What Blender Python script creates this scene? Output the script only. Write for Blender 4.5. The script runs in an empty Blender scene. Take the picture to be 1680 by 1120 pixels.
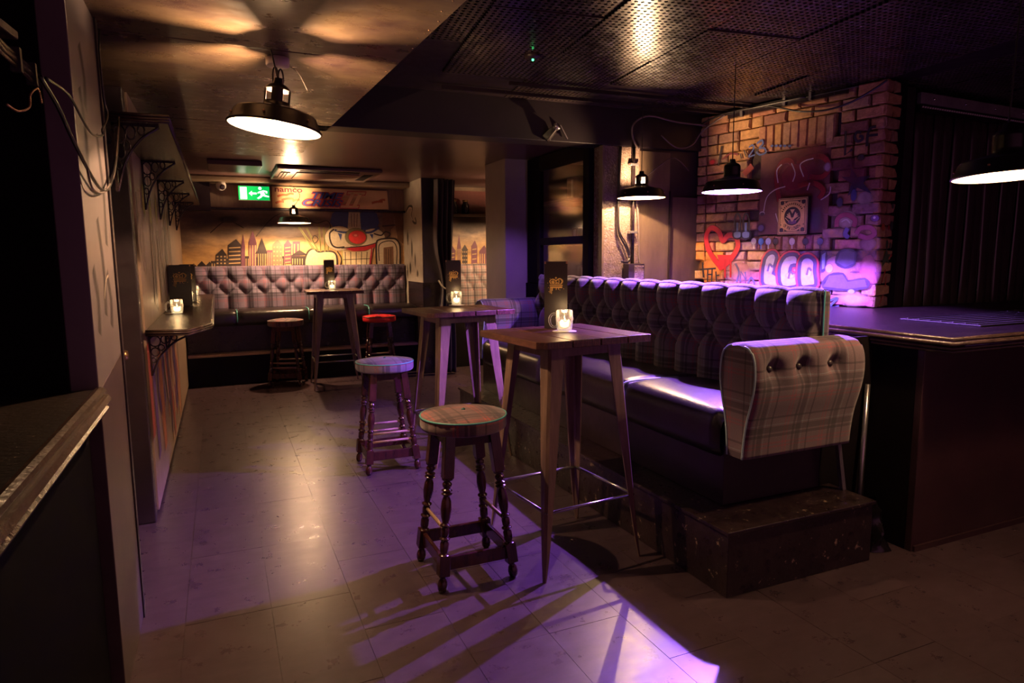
import bpy, math, random
from mathutils import Vector, Matrix
random.seed(7)
PI = math.pi
SC = bpy.context.scene
COL = SC.collection

# ------------------------------------------------------------------ camera
YAW, PITCH, ROLL, FPX, EYE = math.radians(23.6), math.radians(7.35), math.radians(-0.45), 1090.0, 1.5
FW = Vector((math.sin(YAW) * math.cos(PITCH), math.cos(YAW) * math.cos(PITCH), -math.sin(PITCH)))
r0 = Vector((math.cos(YAW), -math.sin(YAW), 0))
u0 = r0.cross(FW)
RT = r0 * math.cos(ROLL) + u0 * math.sin(ROLL)
UP = u0 * math.cos(ROLL) - r0 * math.sin(ROLL)
cam = bpy.data.cameras.new('camera')
cam.sensor_width = 36.0
cam.lens = FPX / 1680 * 36
cam.clip_start = 0.05
camo = bpy.data.objects.new('camera', cam)
COL.objects.link(camo)
camo.matrix_world = Matrix(((RT.x, UP.x, -FW.x, 0), (RT.y, UP.y, -FW.y, 0), (RT.z, UP.z, -FW.z, EYE), (0, 0, 0, 1)))
SC.camera = camo

# ------------------------------------------------------------------ world, light, exposure
W = bpy.data.worlds.new('world')
SC.world = W
W.use_nodes = True
W.node_tree.nodes['Background'].inputs[0].default_value = (1.0, 0.32, 0.58, 1)
W.node_tree.nodes['Background'].inputs[1].default_value = 0.16
SC.view_settings.view_transform = 'Standard'
SC.view_settings.look = 'None'
SC.view_settings.gamma = 1.0
SC.view_settings.use_curve_mapping = False
SC.view_settings.exposure = 0.65
WARM = (1.0, 0.61, 0.32)
LAMP_W = 34.0
BLUE = (0.36, 0.14, 1.0)
BLUE_W = 560.0


# ------------------------------------------------------------------ measuring (points of the survey photograph on known planes)
def ray(px, py):
    return FW + RT * ((px - 840) / FPX) - UP * ((py - 560) / FPX)


def atz(px, py, z):
    d = ray(px, py)
    t = (z - EYE) / d.z
    return Vector((d.x * t, d.y * t, z))


def aty(px, py, y):
    d = ray(px, py)
    t = y / d.y
    return Vector((d.x * t, y, EYE + d.z * t))


def atx(px, py, x):
    d = ray(px, py)
    t = x / d.x
    return Vector((x, d.y * t, EYE + d.z * t))


# ------------------------------------------------------------------ materials
MATS = {}


def nt(name):
    m = bpy.data.materials.new(name)
    m.use_nodes = True
    n = m.node_tree
    return m, n, n.nodes['Principled BSDF'], n.links


def coords(n, kind='Object'):
    if kind == 'World':
        return n.nodes.new('ShaderNodeNewGeometry').outputs['Position']
    return n.nodes.new('ShaderNodeTexCoord').outputs[kind]


def noise(n, L, vec, scale, detail=4, rough=0.6, stretch=None):
    if stretch:
        mp = n.nodes.new('ShaderNodeMapping')
        mp.inputs['Scale'].default_value = stretch
        L.new(vec, mp.inputs['Vector'])
        vec = mp.outputs[0]
    t = n.nodes.new('ShaderNodeTexNoise')
    t.inputs['Scale'].default_value = scale
    t.inputs['Detail'].default_value = detail
    t.inputs['Roughness'].default_value = rough
    L.new(vec, t.inputs['Vector'])
    return t.outputs['Fac']


def ramp(n, L, fac, stops, constant=False):
    r = n.nodes.new('ShaderNodeValToRGB')
    e = r.color_ramp.elements
    while len(e) < len(stops):
        e.new(0.5)
    for k, (p, c) in enumerate(stops):
        e[k].position = p
        e[k].color = (*c, 1) if len(c) == 3 else c
    if constant:
        r.color_ramp.interpolation = 'CONSTANT'
    L.new(fac, r.inputs[0])
    return r.outputs[0]


def mixc(n, L, fac, a, b, mode='MIX'):
    m = n.nodes.new('ShaderNodeMix')
    m.data_type = 'RGBA'
    m.blend_type = mode
    for s, v in ((0, fac), (6, a), (7, b)):
        if isinstance(v, (int, float)):
            m.inputs[s].default_value = v
        elif isinstance(v, tuple):
            m.inputs[s].default_value = (*v, 1)
        else:
            L.new(v, m.inputs[s])
    return m.outputs[2]


def math_(n, L, op, a, b=None):
    m = n.nodes.new('ShaderNodeMath')
    m.operation = op
    for k, v in enumerate((a, b)):
        if v is None:
            continue
        if isinstance(v, (int, float)):
            m.inputs[k].default_value = v
        else:
            L.new(v, m.inputs[k])
    return m.outputs[0]


def bump(n, L, b, h, strength, dist=0.01):
    bp = n.nodes.new('ShaderNodeBump')
    bp.inputs['Strength'].default_value = strength
    bp.inputs['Distance'].default_value = dist
    L.new(h, bp.inputs['Height'])
    L.new(bp.outputs[0], b.inputs['Normal'])


def surf(name, c1, c2=None, rough=0.5, scale=6, stretch=None, bmp=0.0, metal=0.0, spec=0.5, specks=None, rvar=0.0, kind='Object'):
    """two-tone noisy surface with optional chipped specks"""
    m, n, b, L = nt(name)
    v = coords(n, kind)
    f = noise(n, L, v, scale, 5, 0.65, stretch)
    c = ramp(n, L, f, [(0.3, c1), (0.7, c2 or c1)])
    if specks:
        col, sc, th = specks
        sf = noise(n, L, v, sc, 6, 0.75)
        sm = ramp(n, L, sf, [(th, (0, 0, 0)), (th + 0.03, (1, 1, 1))])
        c = mixc(n, L, sm, c, col)
    L.new(c, b.inputs['Base Color'])
    b.inputs['Roughness'].default_value = rough
    if rvar:
        rr = n.nodes.new('ShaderNodeMapRange')
        L.new(noise(n, L, v, scale * 2.3, 5, 0.7, stretch), rr.inputs[0])
        rr.inputs[1].default_value, rr.inputs[2].default_value = 0.3, 0.7
        rr.inputs[3].default_value, rr.inputs[4].default_value = rough - rvar, rough + rvar
        L.new(rr.outputs[0], b.inputs['Roughness'])
    b.inputs['Metallic'].default_value = metal
    b.inputs['Specular IOR Level'].default_value = spec
    if bmp:
        bump(n, L, b, noise(n, L, v, scale * 4, 4, 0.6, stretch), bmp)
    MATS[name] = m
    return m


def emis(name, col, s):
    m, n, b, L = nt(name)
    b.inputs['Base Color'].default_value = (*col, 1)
    b.inputs['Emission Color'].default_value = (*col, 1)
    b.inputs['Emission Strength'].default_value = s
    MATS[name] = m
    return m


def plaid(name, base, dark, red, cyan, period=0.23, red_amt=0.6):
    """woven check from the UV map, which is laid out in metres"""
    m, n, b, L = nt(name)
    uv = coords(n, 'UV')
    sp = n.nodes.new('ShaderNodeSeparateXYZ')
    L.new(uv, sp.inputs[0])
    c = None
    g = (0.5, 0.5, 0.5)
    cols = []
    for ax in (0, 1):
        f = math_(n, L, 'FRACT', math_(n, L, 'DIVIDE', sp.outputs[ax], period))
        cols.append(ramp(n, L, f, [(0.0, base), (0.17, red), (0.21, base), (0.25, red), (0.29, base),
                                   (0.40, dark), (0.46, base), (0.50, dark), (0.62, base), (0.655, cyan), (0.668, base),
                                   (0.80, dark), (0.84, base)], True))
    c = mixc(n, L, 1.0, mixc(n, L, 1.0, cols[0], cols[1], 'MULTIPLY'), base, 'DIVIDE')
    w = noise(n, L, coords(n), 260, 2, 0.5)
    c = mixc(n, L, 0.35, c, ramp(n, L, w, [(0.3, (0.25, 0.25, 0.25)), (0.7, (1, 1, 1))]), 'MULTIPLY')
    L.new(c, b.inputs['Base Color'])
    b.inputs['Roughness'].default_value = 0.85
    b.inputs['Sheen Weight'].default_value = 0.25
    bump(n, L, b, w, 0.15, 0.002)
    MATS[name] = m
    return m


def paintmat():
    m, n, b, L = nt('paint')
    a = n.nodes.new('ShaderNodeAttribute')
    a.attribute_name = 'Col'
    v = coords(n)
    f = noise(n, L, v, 30, 5, 0.7)
    c = mixc(n, L, 0.45, a.outputs['Color'], ramp(n, L, f, [(0.3, (0.45, 0.4, 0.4)), (0.7, (1, 1, 1))]), 'MULTIPLY')
    L.new(c, b.inputs['Base Color'])
    b.inputs['Roughness'].default_value = 0.55
    tr = n.nodes.new('ShaderNodeBsdfTransparent')
    mx = n.nodes.new('ShaderNodeMixShader')
    L.new(a.outputs['Alpha'], mx.inputs[0])
    L.new(tr.outputs[0], mx.inputs[1])
    L.new(b.outputs[0], mx.inputs[2])
    L.new(mx.outputs[0], n.nodes['Material Output'].inputs[0])
    MATS['paint'] = m


def glassmat(name, tint=(1, 1, 1), base=0.06, haze=0.3, refl=0.8):
    m, n, b, L = nt(name)
    n.nodes.remove(b)
    tr = n.nodes.new('ShaderNodeBsdfTransparent')
    tr.inputs[0].default_value = (*tint, 1)
    gl = n.nodes.new('ShaderNodeBsdfGlossy')
    gl.inputs['Roughness'].default_value = 0.08
    df = n.nodes.new('ShaderNodeBsdfDiffuse')
    df.inputs[0].default_value = (0.8, 0.8, 0.8, 1)
    lw = n.nodes.new('ShaderNodeLayerWeight')
    lw.inputs[0].default_value = 0.35
    m1 = n.nodes.new('ShaderNodeMixShader')
    m1.inputs[0].default_value = haze
    L.new(gl.outputs[0], m1.inputs[1])
    L.new(df.outputs[0], m1.inputs[2])
    f = math_(n, L, 'ADD', math_(n, L, 'MULTIPLY', lw.outputs['Fresnel'], refl), base)
    mx = n.nodes.new('ShaderNodeMixShader')
    L.new(f, mx.inputs[0])
    L.new(tr.outputs[0], mx.inputs[1])
    L.new(m1.outputs[0], mx.inputs[2])
    L.new(mx.outputs[0], n.nodes['Material Output'].inputs[0])
    MATS[name] = m


def bulbmat(name, col, s):
    m, n, b, L = nt(name)
    n.nodes.remove(b)
    tr = n.nodes.new('ShaderNodeBsdfTransparent')
    em = n.nodes.new('ShaderNodeEmission')
    em.inputs[0].default_value = (*col, 1)
    em.inputs[1].default_value = s
    ad = n.nodes.new('ShaderNodeAddShader')
    L.new(tr.outputs[0], ad.inputs[0])
    L.new(em.outputs[0], ad.inputs[1])
    L.new(ad.outputs[0], n.nodes['Material Output'].inputs[0])
    MATS[name] = m


def perforated():
    m, n, b, L = nt('perforated')
    v = coords(n)
    sp = n.nodes.new('ShaderNodeSeparateXYZ')
    L.new(v, sp.inputs[0])
    P = 0.035
    a = math_(n, L, 'SUBTRACT', math_(n, L, 'FRACT', math_(n, L, 'DIVIDE', sp.outputs[0], P)), 0.5)
    c = math_(n, L, 'SUBTRACT', math_(n, L, 'FRACT', math_(n, L, 'DIVIDE', sp.outputs[1], P)), 0.5)
    d = math_(n, L, 'ADD', math_(n, L, 'MULTIPLY', a, a), math_(n, L, 'MULTIPLY', c, c))
    hole = math_(n, L, 'LESS_THAN', d, 0.07)
    v = coords(n, 'World')
    f = noise(n, L, v, 2.5, 5, 0.65)
    base = ramp(n, L, f, [(0.3, (0.035, 0.024, 0.024)), (0.7, (0.075, 0.052, 0.05))])
    L.new(mixc(n, L, hole, base, (0.002, 0.0015, 0.0015)), b.inputs['Base Color'])
    f2 = noise(n, L, v, 14, 5, 0.7)
    rg = n.nodes.new('ShaderNodeMapRange')
    L.new(f2, rg.inputs[0])
    rg.inputs[1].default_value, rg.inputs[2].default_value, rg.inputs[3].default_value, rg.inputs[4].default_value = 0.3, 0.7, 0.16, 0.34
    L.new(math_(n, L, 'MAXIMUM', rg.outputs[0], hole), b.inputs['Roughness'])
    L.new(math_(n, L, 'MULTIPLY', math_(n, L, 'SUBTRACT', 1.0, hole), 0.6), b.inputs['Specular IOR Level'])
    bump(n, L, b, f2, 0.05, 0.01)
    MATS['perforated'] = m


def brickmat():
    m, n, b, L = nt('brick')
    oi = n.nodes.new('ShaderNodeObjectInfo')
    v = coords(n, 'World')
    c0 = ramp(n, L, oi.outputs['Random'], [(0.0, (0.55, 0.29, 0.11)), (0.3, (0.64, 0.38, 0.16)), (0.5, (0.46, 0.20, 0.11)),
                                          (0.7, (0.55, 0.36, 0.20)), (0.85, (0.30, 0.13, 0.09)), (1.0, (0.46, 0.27, 0.14))])
    pm_ = math_(n, L, 'MULTIPLY', oi.outputs['Alpha'], ramp(n, L, noise(n, L, v, 12, 5, 0.7), [(0.32, (0.25, 0.25, 0.25)), (0.5, (1, 1, 1))]))
    c = mixc(n, L, pm_, c0, oi.outputs['Color'])
    f = noise(n, L, v, 22, 6, 0.75)
    c = mixc(n, L, 0.7, c, ramp(n, L, f, [(0.28, (0.25, 0.2, 0.2)), (0.62, (1, 1, 1))]), 'MULTIPLY')
    L.new(c, b.inputs['Base Color'])
    b.inputs['Roughness'].default_value = 0.8
    bump(n, L, b, noise(n, L, v, 45, 6, 0.8), 0.9, 0.012)
    MATS['brick'] = m


def muralsky():
    m, n, b, L = nt('mural_sky')
    v = coords(n, 'Object')
    sp = n.nodes.new('ShaderNodeSeparateXYZ')
    L.new(v, sp.inputs[0])
    h = math_(n, L, 'DIVIDE', math_(n, L, 'SUBTRACT', sp.outputs[2], 1.35), 0.95)
    f = noise(n, L, v, 1.6, 6, 0.6, (1, 1, 2.2))
    f2 = noise(n, L, v, 2.8, 7, 0.65, (1, 1, 2.5))
    k = math_(n, L, 'ADD', h, math_(n, L, 'MULTIPLY', math_(n, L, 'SUBTRACT', f, 0.5), 1.1))
    c = ramp(n, L, k, [(0.0, (0.78, 0.46, 0.16)), (0.25, (0.66, 0.40, 0.17)), (0.45, (0.40, 0.26, 0.15)), (0.65, (0.16, 0.105, 0.085)), (1.0, (0.30, 0.19, 0.12))])
    c = mixc(n, L, 0.75, c, ramp(n, L, f2, [(0.33, (0.32, 0.27, 0.27)), (0.62, (1, 1, 1))]), 'MULTIPLY')
    L.new(c, b.inputs['Base Color'])
    b.inputs['Roughness'].default_value = 0.5
    MATS['mural_sky'] = m


def tabletop():
    m, n, b, L = nt('table_wood')
    oi = n.nodes.new('ShaderNodeObjectInfo')
    v = coords(n)
    f = noise(n, L, v, 14, 7, 0.75, (7, 0.5, 2))
    c = ramp(n, L, f, [(0.34, (0.014, 0.004, 0.004)), (0.5, (0.07, 0.02, 0.017)), (0.64, (0.22, 0.085, 0.06))])
    c = mixc(n, L, math_(n, L, 'MULTIPLY', oi.outputs['Random'], 0.6), c, (0.09, 0.045, 0.035))
    L.new(c, b.inputs['Base Color'])
    b.inputs['Roughness'].default_value = 0.3
    bump(n, L, b, f, 0.35, 0.008)
    MATS['table_wood'] = m


def floormat():
    m, n, b, L = nt('floor_vinyl')
    oi = n.nodes.new('ShaderNodeObjectInfo')
    v = coords(n, 'World')
    f = noise(n, L, v, 5, 6, 0.7, (1.5, 4, 1))
    c = ramp(n, L, f, [(0.3, (0.042, 0.025, 0.031)), (0.7, (0.075, 0.046, 0.056))])
    c = mixc(n, L, 0.35, c, ramp(n, L, oi.outputs['Random'], [(0, (0.6, 0.58, 0.58)), (1, (1, 1, 1))]), 'MULTIPLY')
    f3 = noise(n, L, v, 1.1, 6, 0.7)
    c = mixc(n, L, ramp(n, L, f3, [(0.6, (0, 0, 0)), (0.8, (0.35, 0.35, 0.35))]), c, (0.06, 0.045, 0.04))
    L.new(c, b.inputs['Base Color'])
    rg = n.nodes.new('ShaderNodeMapRange')
    L.new(noise(n, L, v, 9, 6, 0.7), rg.inputs[0])
    rg.inputs[1].default_value, rg.inputs[2].default_value, rg.inputs[3].default_value, rg.inputs[4].default_value = 0.3, 0.7, 0.25, 0.36
    L.new(rg.outputs[0], b.inputs['Roughness'])
    bump(n, L, b, noise(n, L, v, 60, 4, 0.6, (1, 6, 1)), 0.04, 0.002)
    MATS['floor_vinyl'] = m


surf('black_paint', (0.016, 0.009, 0.012), (0.030, 0.017, 0.021), 0.42, 5, None, 0.08, specks=((0.16, 0.10, 0.08), 30, 0.74), rvar=0.12)
surf('black_matt', (0.004, 0.002, 0.003), (0.007, 0.004, 0.005), 0.8, 5, spec=0.12)
surf('black_deep', (0.0016, 0.0009, 0.0012), (0.0024, 0.0013, 0.0017), 0.8, 5, spec=0.05)
surf('black_gloss', (0.012, 0.007, 0.009), (0.022, 0.013, 0.016), 0.24, 4, (1, 8, 1), 0.06)
surf('ledge_gloss', (0.028, 0.012, 0.011), (0.07, 0.03, 0.026), 0.24, 5, (3, 22, 1), 0.35, specks=((0.25, 0.16, 0.11), 40, 0.72))
surf('counter_worn', (0.006, 0.0035, 0.0035), (0.016, 0.009, 0.008), 0.36, 5, (2, 6, 1), 0.4, spec=0.35, specks=((0.42, 0.30, 0.22), 26, 0.66))
surf('moulding', (0.03, 0.017, 0.015), (0.085, 0.05, 0.04), 0.22, 9, (1, 1, 1), 0.25)
surf('beam_black', (0.007, 0.004, 0.006), (0.013, 0.007, 0.010), 0.45, 4, None, 0.05)
surf('soffit', (0.05, 0.026, 0.028), (0.17, 0.115, 0.065), 0.32, 2.2, (1, 1.6, 1), 0.10, rvar=0.12, specks=((0.5, 0.4, 0.3), 24, 0.74))
surf('back_ceiling', (0.085, 0.042, 0.044), (0.13, 0.07, 0.066), 0.3, 1.6, (4, 1, 1), 0.05)
surf('dark_wall', (0.010, 0.007, 0.009), (0.022, 0.014, 0.016), 0.5, 3, None, 0.1, specks=((0.10, 0.015, 0.02), 14, 0.72))
surf('panel_grey', (0.12, 0.095, 0.10), (0.17, 0.135, 0.14), 0.4, 2.5, (1, 1, 0.5), 0.05, specks=((0.5, 0.4, 0.33), 22, 0.74))
surf('panel_brown', (0.055, 0.034, 0.036), (0.085, 0.053, 0.053), 0.4, 4, None, 0.05, specks=((0.5, 0.36, 0.3), 28, 0.72))
surf('pillar_grey', (0.30, 0.25, 0.24), (0.36, 0.30, 0.29), 0.55, 4, None, 0.05)
surf('pier_white', (0.26, 0.22, 0.19), (0.38, 0.33, 0.28), 0.6, 3, None, 0.05)
surf('osb', (0.11, 0.075, 0.065), (0.20, 0.14, 0.11), 0.25, 16, (1, 1, 1), 1.0, rvar=0.1)
surf('board_brown', (0.07, 0.048, 0.034), (0.14, 0.095, 0.06), 0.4, 6, (1, 1, 0.3), 0.25, rvar=0.1)
surf('art_wood', (0.24, 0.16, 0.115), (0.34, 0.23, 0.16), 0.5, 8, (3, 3, 0.4), 0.15)
surf('mortar', (0.05, 0.034, 0.028), (0.08, 0.055, 0.045), 0.9, 20, None, 0.4)
surf('render_red', (0.10, 0.035, 0.04), (0.20, 0.075, 0.06), 0.7, 6, None, 0.4)
surf('leather', (0.010, 0.006, 0.007), (0.018, 0.011, 0.012), 0.33, 12, None, 0.12, spec=0.6)
surf('stool_wood', (0.022, 0.007, 0.007), (0.055, 0.014, 0.013), 0.2, 8, (3, 3, 0.6), 0.05, spec=0.6)
surf('leg_metal', (0.09, 0.052, 0.042), (0.22, 0.135, 0.10), 0.33, 5, (6, 6, 0.5), 0.12)
surf('steel_rail', (0.30, 0.28, 0.29), (0.45, 0.42, 0.42), 0.25, 8, None, 0.0, metal=0.8)
surf('shade_black', (0.008, 0.005, 0.006), (0.014, 0.009, 0.009), 0.32, 8, None, 0.03)
surf('shade_white', (0.55, 0.52, 0.46), (0.6, 0.56, 0.5), 0.5, 8)
surf('rose_white', (0.50, 0.40, 0.38), (0.60, 0.5, 0.46), 0.4, 8)
surf('cable_black', (0.008, 0.006, 0.007), (0.014, 0.010, 0.011), 0.32, 8)
surf('cable_grey', (0.10, 0.075, 0.07), (0.15, 0.11, 0.10), 0.4, 8)
surf('brass', (0.40, 0.24, 0.12), (0.5, 0.3, 0.15), 0.3, 8, metal=0.9)
surf('menu_card', (0.018, 0.011, 0.011), (0.028, 0.018, 0.016), 0.4, 5)
surf('paper', (0.55, 0.50, 0.46), (0.65, 0.6, 0.55), 0.6, 9)
surf('wax', (0.75, 0.65, 0.5), (0.8, 0.7, 0.55), 0.5, 9)
surf('piping_teal', (0.06, 0.30, 0.28), (0.10, 0.38, 0.36), 0.5, 30)
surf('piping_grey', (0.30, 0.42, 0.45), (0.4, 0.52, 0.55), 0.5, 30)
surf('button', (0.03, 0.022, 0.024), (0.05, 0.035, 0.037), 0.35, 30)
surf('button_teal', (0.03, 0.12, 0.12), (0.04, 0.16, 0.15), 0.4, 30)
surf('red_vinyl', (0.55, 0.015, 0.02), (0.65, 0.03, 0.03), 0.35, 8)
surf('red_paint', (0.40, 0.03, 0.02), (0.5, 0.05, 0.03), 0.4, 8)
surf('ledge_wood', (0.28, 0.17, 0.11), (0.38, 0.24, 0.15), 0.4, 9, (0.4, 5, 5), 0.1)
surf('platform_black', (0.012, 0.006, 0.008), (0.028, 0.015, 0.016), 0.34, 7, None, 0.25, specks=((0.30, 0.2, 0.14), 16, 0.62), rvar=0.12)
surf('bar_front', (0.032, 0.014, 0.017), (0.055, 0.024, 0.026), 0.30, 3, None, 0.06, specks=((0.35, 0.22, 0.17), 30, 0.73))
surf('rubber', (0.013, 0.010, 0.011), (0.022, 0.016, 0.017), 0.55, 60, None, 0.4)
surf('pvc', (0.04, 0.026, 0.028), (0.065, 0.042, 0.044), 0.18, 2, None, 0.04, spec=0.7)
surf('galvanised', (0.24, 0.22, 0.22), (0.4, 0.36, 0.36), 0.38, 12, None, 0.1, metal=0.5)
surf('white_plastic', (0.42, 0.38, 0.36), (0.5, 0.45, 0.42), 0.4, 8)
surf('marquee', (0.62, 0.42, 0.22), (0.74, 0.52, 0.29), 0.35, 3)
surf('cardboard', (0.26, 0.19, 0.17), (0.36, 0.26, 0.22), 0.7, 6)
surf('cloth_black', (0.06, 0.046, 0.055), (0.11, 0.088, 0.10), 0.8, 9, (1, 1, 0.3), 0.1)
surf('rope', (0.40, 0.33, 0.27), (0.5, 0.42, 0.34), 0.8, 40)
surf('poster_gold', (0.62, 0.34, 0.24), (0.78, 0.50, 0.30), 0.28, 30, None, 0.1, metal=0.55)
surf('poster_edge', (0.02, 0.012, 0.02), (0.03, 0.02, 0.03), 0.4, 9)
surf('bin_bag', (0.008, 0.006, 0.007), (0.013, 0.010, 0.011), 0.22, 6, None, 0.3)
surf('ac_grey', (0.11, 0.075, 0.06), (0.15, 0.10, 0.08), 0.3, 4)
surf('cornice', (0.16, 0.115, 0.075), (0.24, 0.17, 0.11), 0.35, 3, (1, 4, 4), 0.05)
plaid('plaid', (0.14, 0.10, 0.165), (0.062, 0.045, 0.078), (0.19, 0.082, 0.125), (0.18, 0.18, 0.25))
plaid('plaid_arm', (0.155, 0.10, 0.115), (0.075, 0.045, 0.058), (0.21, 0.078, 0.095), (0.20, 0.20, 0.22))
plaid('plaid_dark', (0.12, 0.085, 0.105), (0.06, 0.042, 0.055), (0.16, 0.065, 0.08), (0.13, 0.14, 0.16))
plaid('plaid_light', (0.40, 0.33, 0.32), (0.15, 0.12, 0.13), (0.42, 0.20, 0.19), (0.4, 0.42, 0.42), 0.11)
plaid('plaid_brown', (0.17, 0.09, 0.095), (0.075, 0.036, 0.042), (0.30, 0.085, 0.08), (0.18, 0.12, 0.12))
for f_ in (paintmat, perforated, brickmat, muralsky, tabletop, floormat):
    f_()
glassmat('glass')
glassmat('pane_glass', (0.95, 0.92, 0.95), 0.0, 0.02, 0.22)
bulbmat('bulb_warm', (1.0, 0.74, 0.40), 20)
bulbmat('bulb_blue', (0.55, 0.50, 1.0), 30)
emis('flame_glow', (1.0, 0.76, 0.40), 1.6)
emis('flame', (1.0, 0.8, 0.45), 6)
emis('exit_green', (0.0, 0.45, 0.08), .8)
emis('exit_white', (0.75, 1.0, 0.80), 1.2)
emis('led_green', (0.05, 1.0, 0.25), 6)


# ------------------------------------------------------------------ mesh builder
def root_loc(o):
    v = Vector((0, 0, 0))
    while o:
        v += o.location
        o = o.parent
    return v


class MB:
    def __init__(s):
        s.v, s.f, s.uv, s.sm = [], [], {}, []

    def add(s, vs, fs, smooth=False, uvs=None):
        o = len(s.v)
        s.v += [Vector(p) for p in vs]
        for k, f in enumerate(fs):
            s.f.append(tuple(i + o for i in f))
            s.sm.append(smooth)
        if uvs:
            for k, t in enumerate(uvs):
                s.uv[o + k] = t
        return s

    def box(s, lo, hi):
        (a, b, c), (d, e, f) = lo, hi
        return s.add([(a, b, c), (d, b, c), (d, e, c), (a, e, c), (a, b, f), (d, b, f), (d, e, f), (a, e, f)],
                     [(0, 3, 2, 1), (4, 5, 6, 7), (0, 1, 5, 4), (1, 2, 6, 5), (2, 3, 7, 6), (3, 0, 4, 7)])

    def obox(s, c, ax, ay, az):
        """box centred on c with half axes ax, ay, az"""
        c, ax, ay, az = map(Vector, (c, ax, ay, az))
        p = [c + ax * i + ay * j + az * k for k in (-1, 1) for (i, j) in ((-1, -1), (1, -1), (1, 1), (-1, 1))]
        return s.add(p, [(0, 3, 2, 1), (4, 5, 6, 7), (0, 1, 5, 4), (1, 2, 6, 5), (2, 3, 7, 6), (3, 0, 4, 7)])

    def bar(s, p, q, w0, w1=None, up=(0, 0, 1)):
        """square bar from p to q with half widths w0 at p and w1 at q"""
        p, q = Vector(p), Vector(q)
        w1 = w1 or w0
        d = (q - p).normalized()
        u = Vector(up)
        if abs(d.dot(u)) > 0.95:
            u = Vector((0, 1, 0)) if abs(d.y) < 0.9 else Vector((1, 0, 0))
        a = d.cross(u).normalized()
        b = a.cross(d).normalized()
        w0 = (w0, w0) if not isinstance(w0, tuple) else w0
        w1 = (w1, w1) if not isinstance(w1, tuple) else w1
        vs = [c + a * w[0] * i + b * w[1] * j for c, w in ((p, w0), (q, w1)) for i, j in ((-1, -1), (1, -1), (1, 1), (-1, 1))]
        return s.add(vs, [(0, 3, 2, 1), (4, 5, 6, 7), (0, 1, 5, 4), (1, 2, 6, 5), (2, 3, 7, 6), (3, 0, 4, 7)])

    def prism(s, pts, e):
        """polygon of 3-D points swept by vector e"""
        n = len(pts)
        e = Vector(e)
        vs = [Vector(p) for p in pts] + [Vector(p) + e for p in pts]
        return s.add(vs, [tuple(range(n))[::-1], tuple(range(n, 2 * n))] + [(i, (i + 1) % n, n + (i + 1) % n, n + i) for i in range(n)])

    def lathe(s, prof, n=24, c=(0, 0, 0), axis=None, smooth=True, closed=False, a0=0, a1=2 * PI):
        """profile of (radius, height) turned about a vertical (or given) axis"""
        c = Vector(c)
        z = Vector(axis).normalized() if axis else Vector((0, 0, 1))
        x = z.orthogonal().normalized() if axis else Vector((1, 0, 0))
        y = z.cross(x)
        full = abs(a1 - a0 - 2 * PI) < 1e-6
        m = n if full else n + 1
        vs = []
        for (r, h) in prof:
            for k in range(m):
                a = a0 + (a1 - a0) * k / n
                vs.append(c + z * h + (x * math.cos(a) + y * math.sin(a)) * r)
        fs = []
        rows = len(prof)
        for i in range(rows - 1 + (1 if closed else 0)):
            i2 = (i + 1) % rows
            for k in range(n):
                k2 = (k + 1) % m
                fs.append((i * m + k, i * m + k2, i2 * m + k2, i2 * m + k))
        return s.add(vs, fs, smooth)

    def tube(s, pts, r, n=8, closed=False, smooth=True):
        pts = [Vector(p) for p in pts]
        N = len(pts)
        vs, prev = [], None
        for i, p in enumerate(pts):
            if closed:
                d = pts[(i + 1) % N] - pts[i - 1]
            else:
                d = pts[min(i + 1, N - 1)] - pts[max(i - 1, 0)]
            d.normalize()
            if prev is None:
                a = d.orthogonal().normalized()
            else:
                a = (prev - d * prev.dot(d))
                a = a.normalized() if a.length > 1e-6 else d.orthogonal().normalized()
            prev = a
            b = d.cross(a)
            rr = r[i] if isinstance(r, (list, tuple)) else r
            vs += [p + (a * math.cos(2 * PI * k / n) + b * math.sin(2 * PI * k / n)) * rr for k in range(n)]
        fs = [(i % N * n + k, i % N * n + (k + 1) % n, (i + 1) % N * n + (k + 1) % n, (i + 1) % N * n + k)
              for i in range(N if closed else N - 1) for k in range(n)]
        if not closed:
            fs += [tuple(range(n))[::-1], tuple(range((N - 1) * n, N * n))]
        return s.add(vs, fs, smooth)

    def ball(s, c, r, n=12, sq=1.0):
        prof = [(r * math.sin(PI * k / (n // 2)) + 1e-5, -r * sq * math.cos(PI * k / (n // 2))) for k in range(n // 2 + 1)]
        return s.lathe(prof, n, c)

    def grid(s, fn, nu, nv, smooth=True, uvfn=None):
        vs = [fn(i / nu, j / nv) for j in range(nv + 1) for i in range(nu + 1)]
        uv = [uvfn(i / nu, j / nv) for j in range(nv + 1) for i in range(nu + 1)] if uvfn else None
        return s.add(vs, [(j * (nu + 1) + i, j * (nu + 1) + i + 1, (j + 1) * (nu + 1) + i + 1, (j + 1) * (nu + 1) + i) for j in range(nv) for i in range(nu)], smooth, uv)

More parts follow.
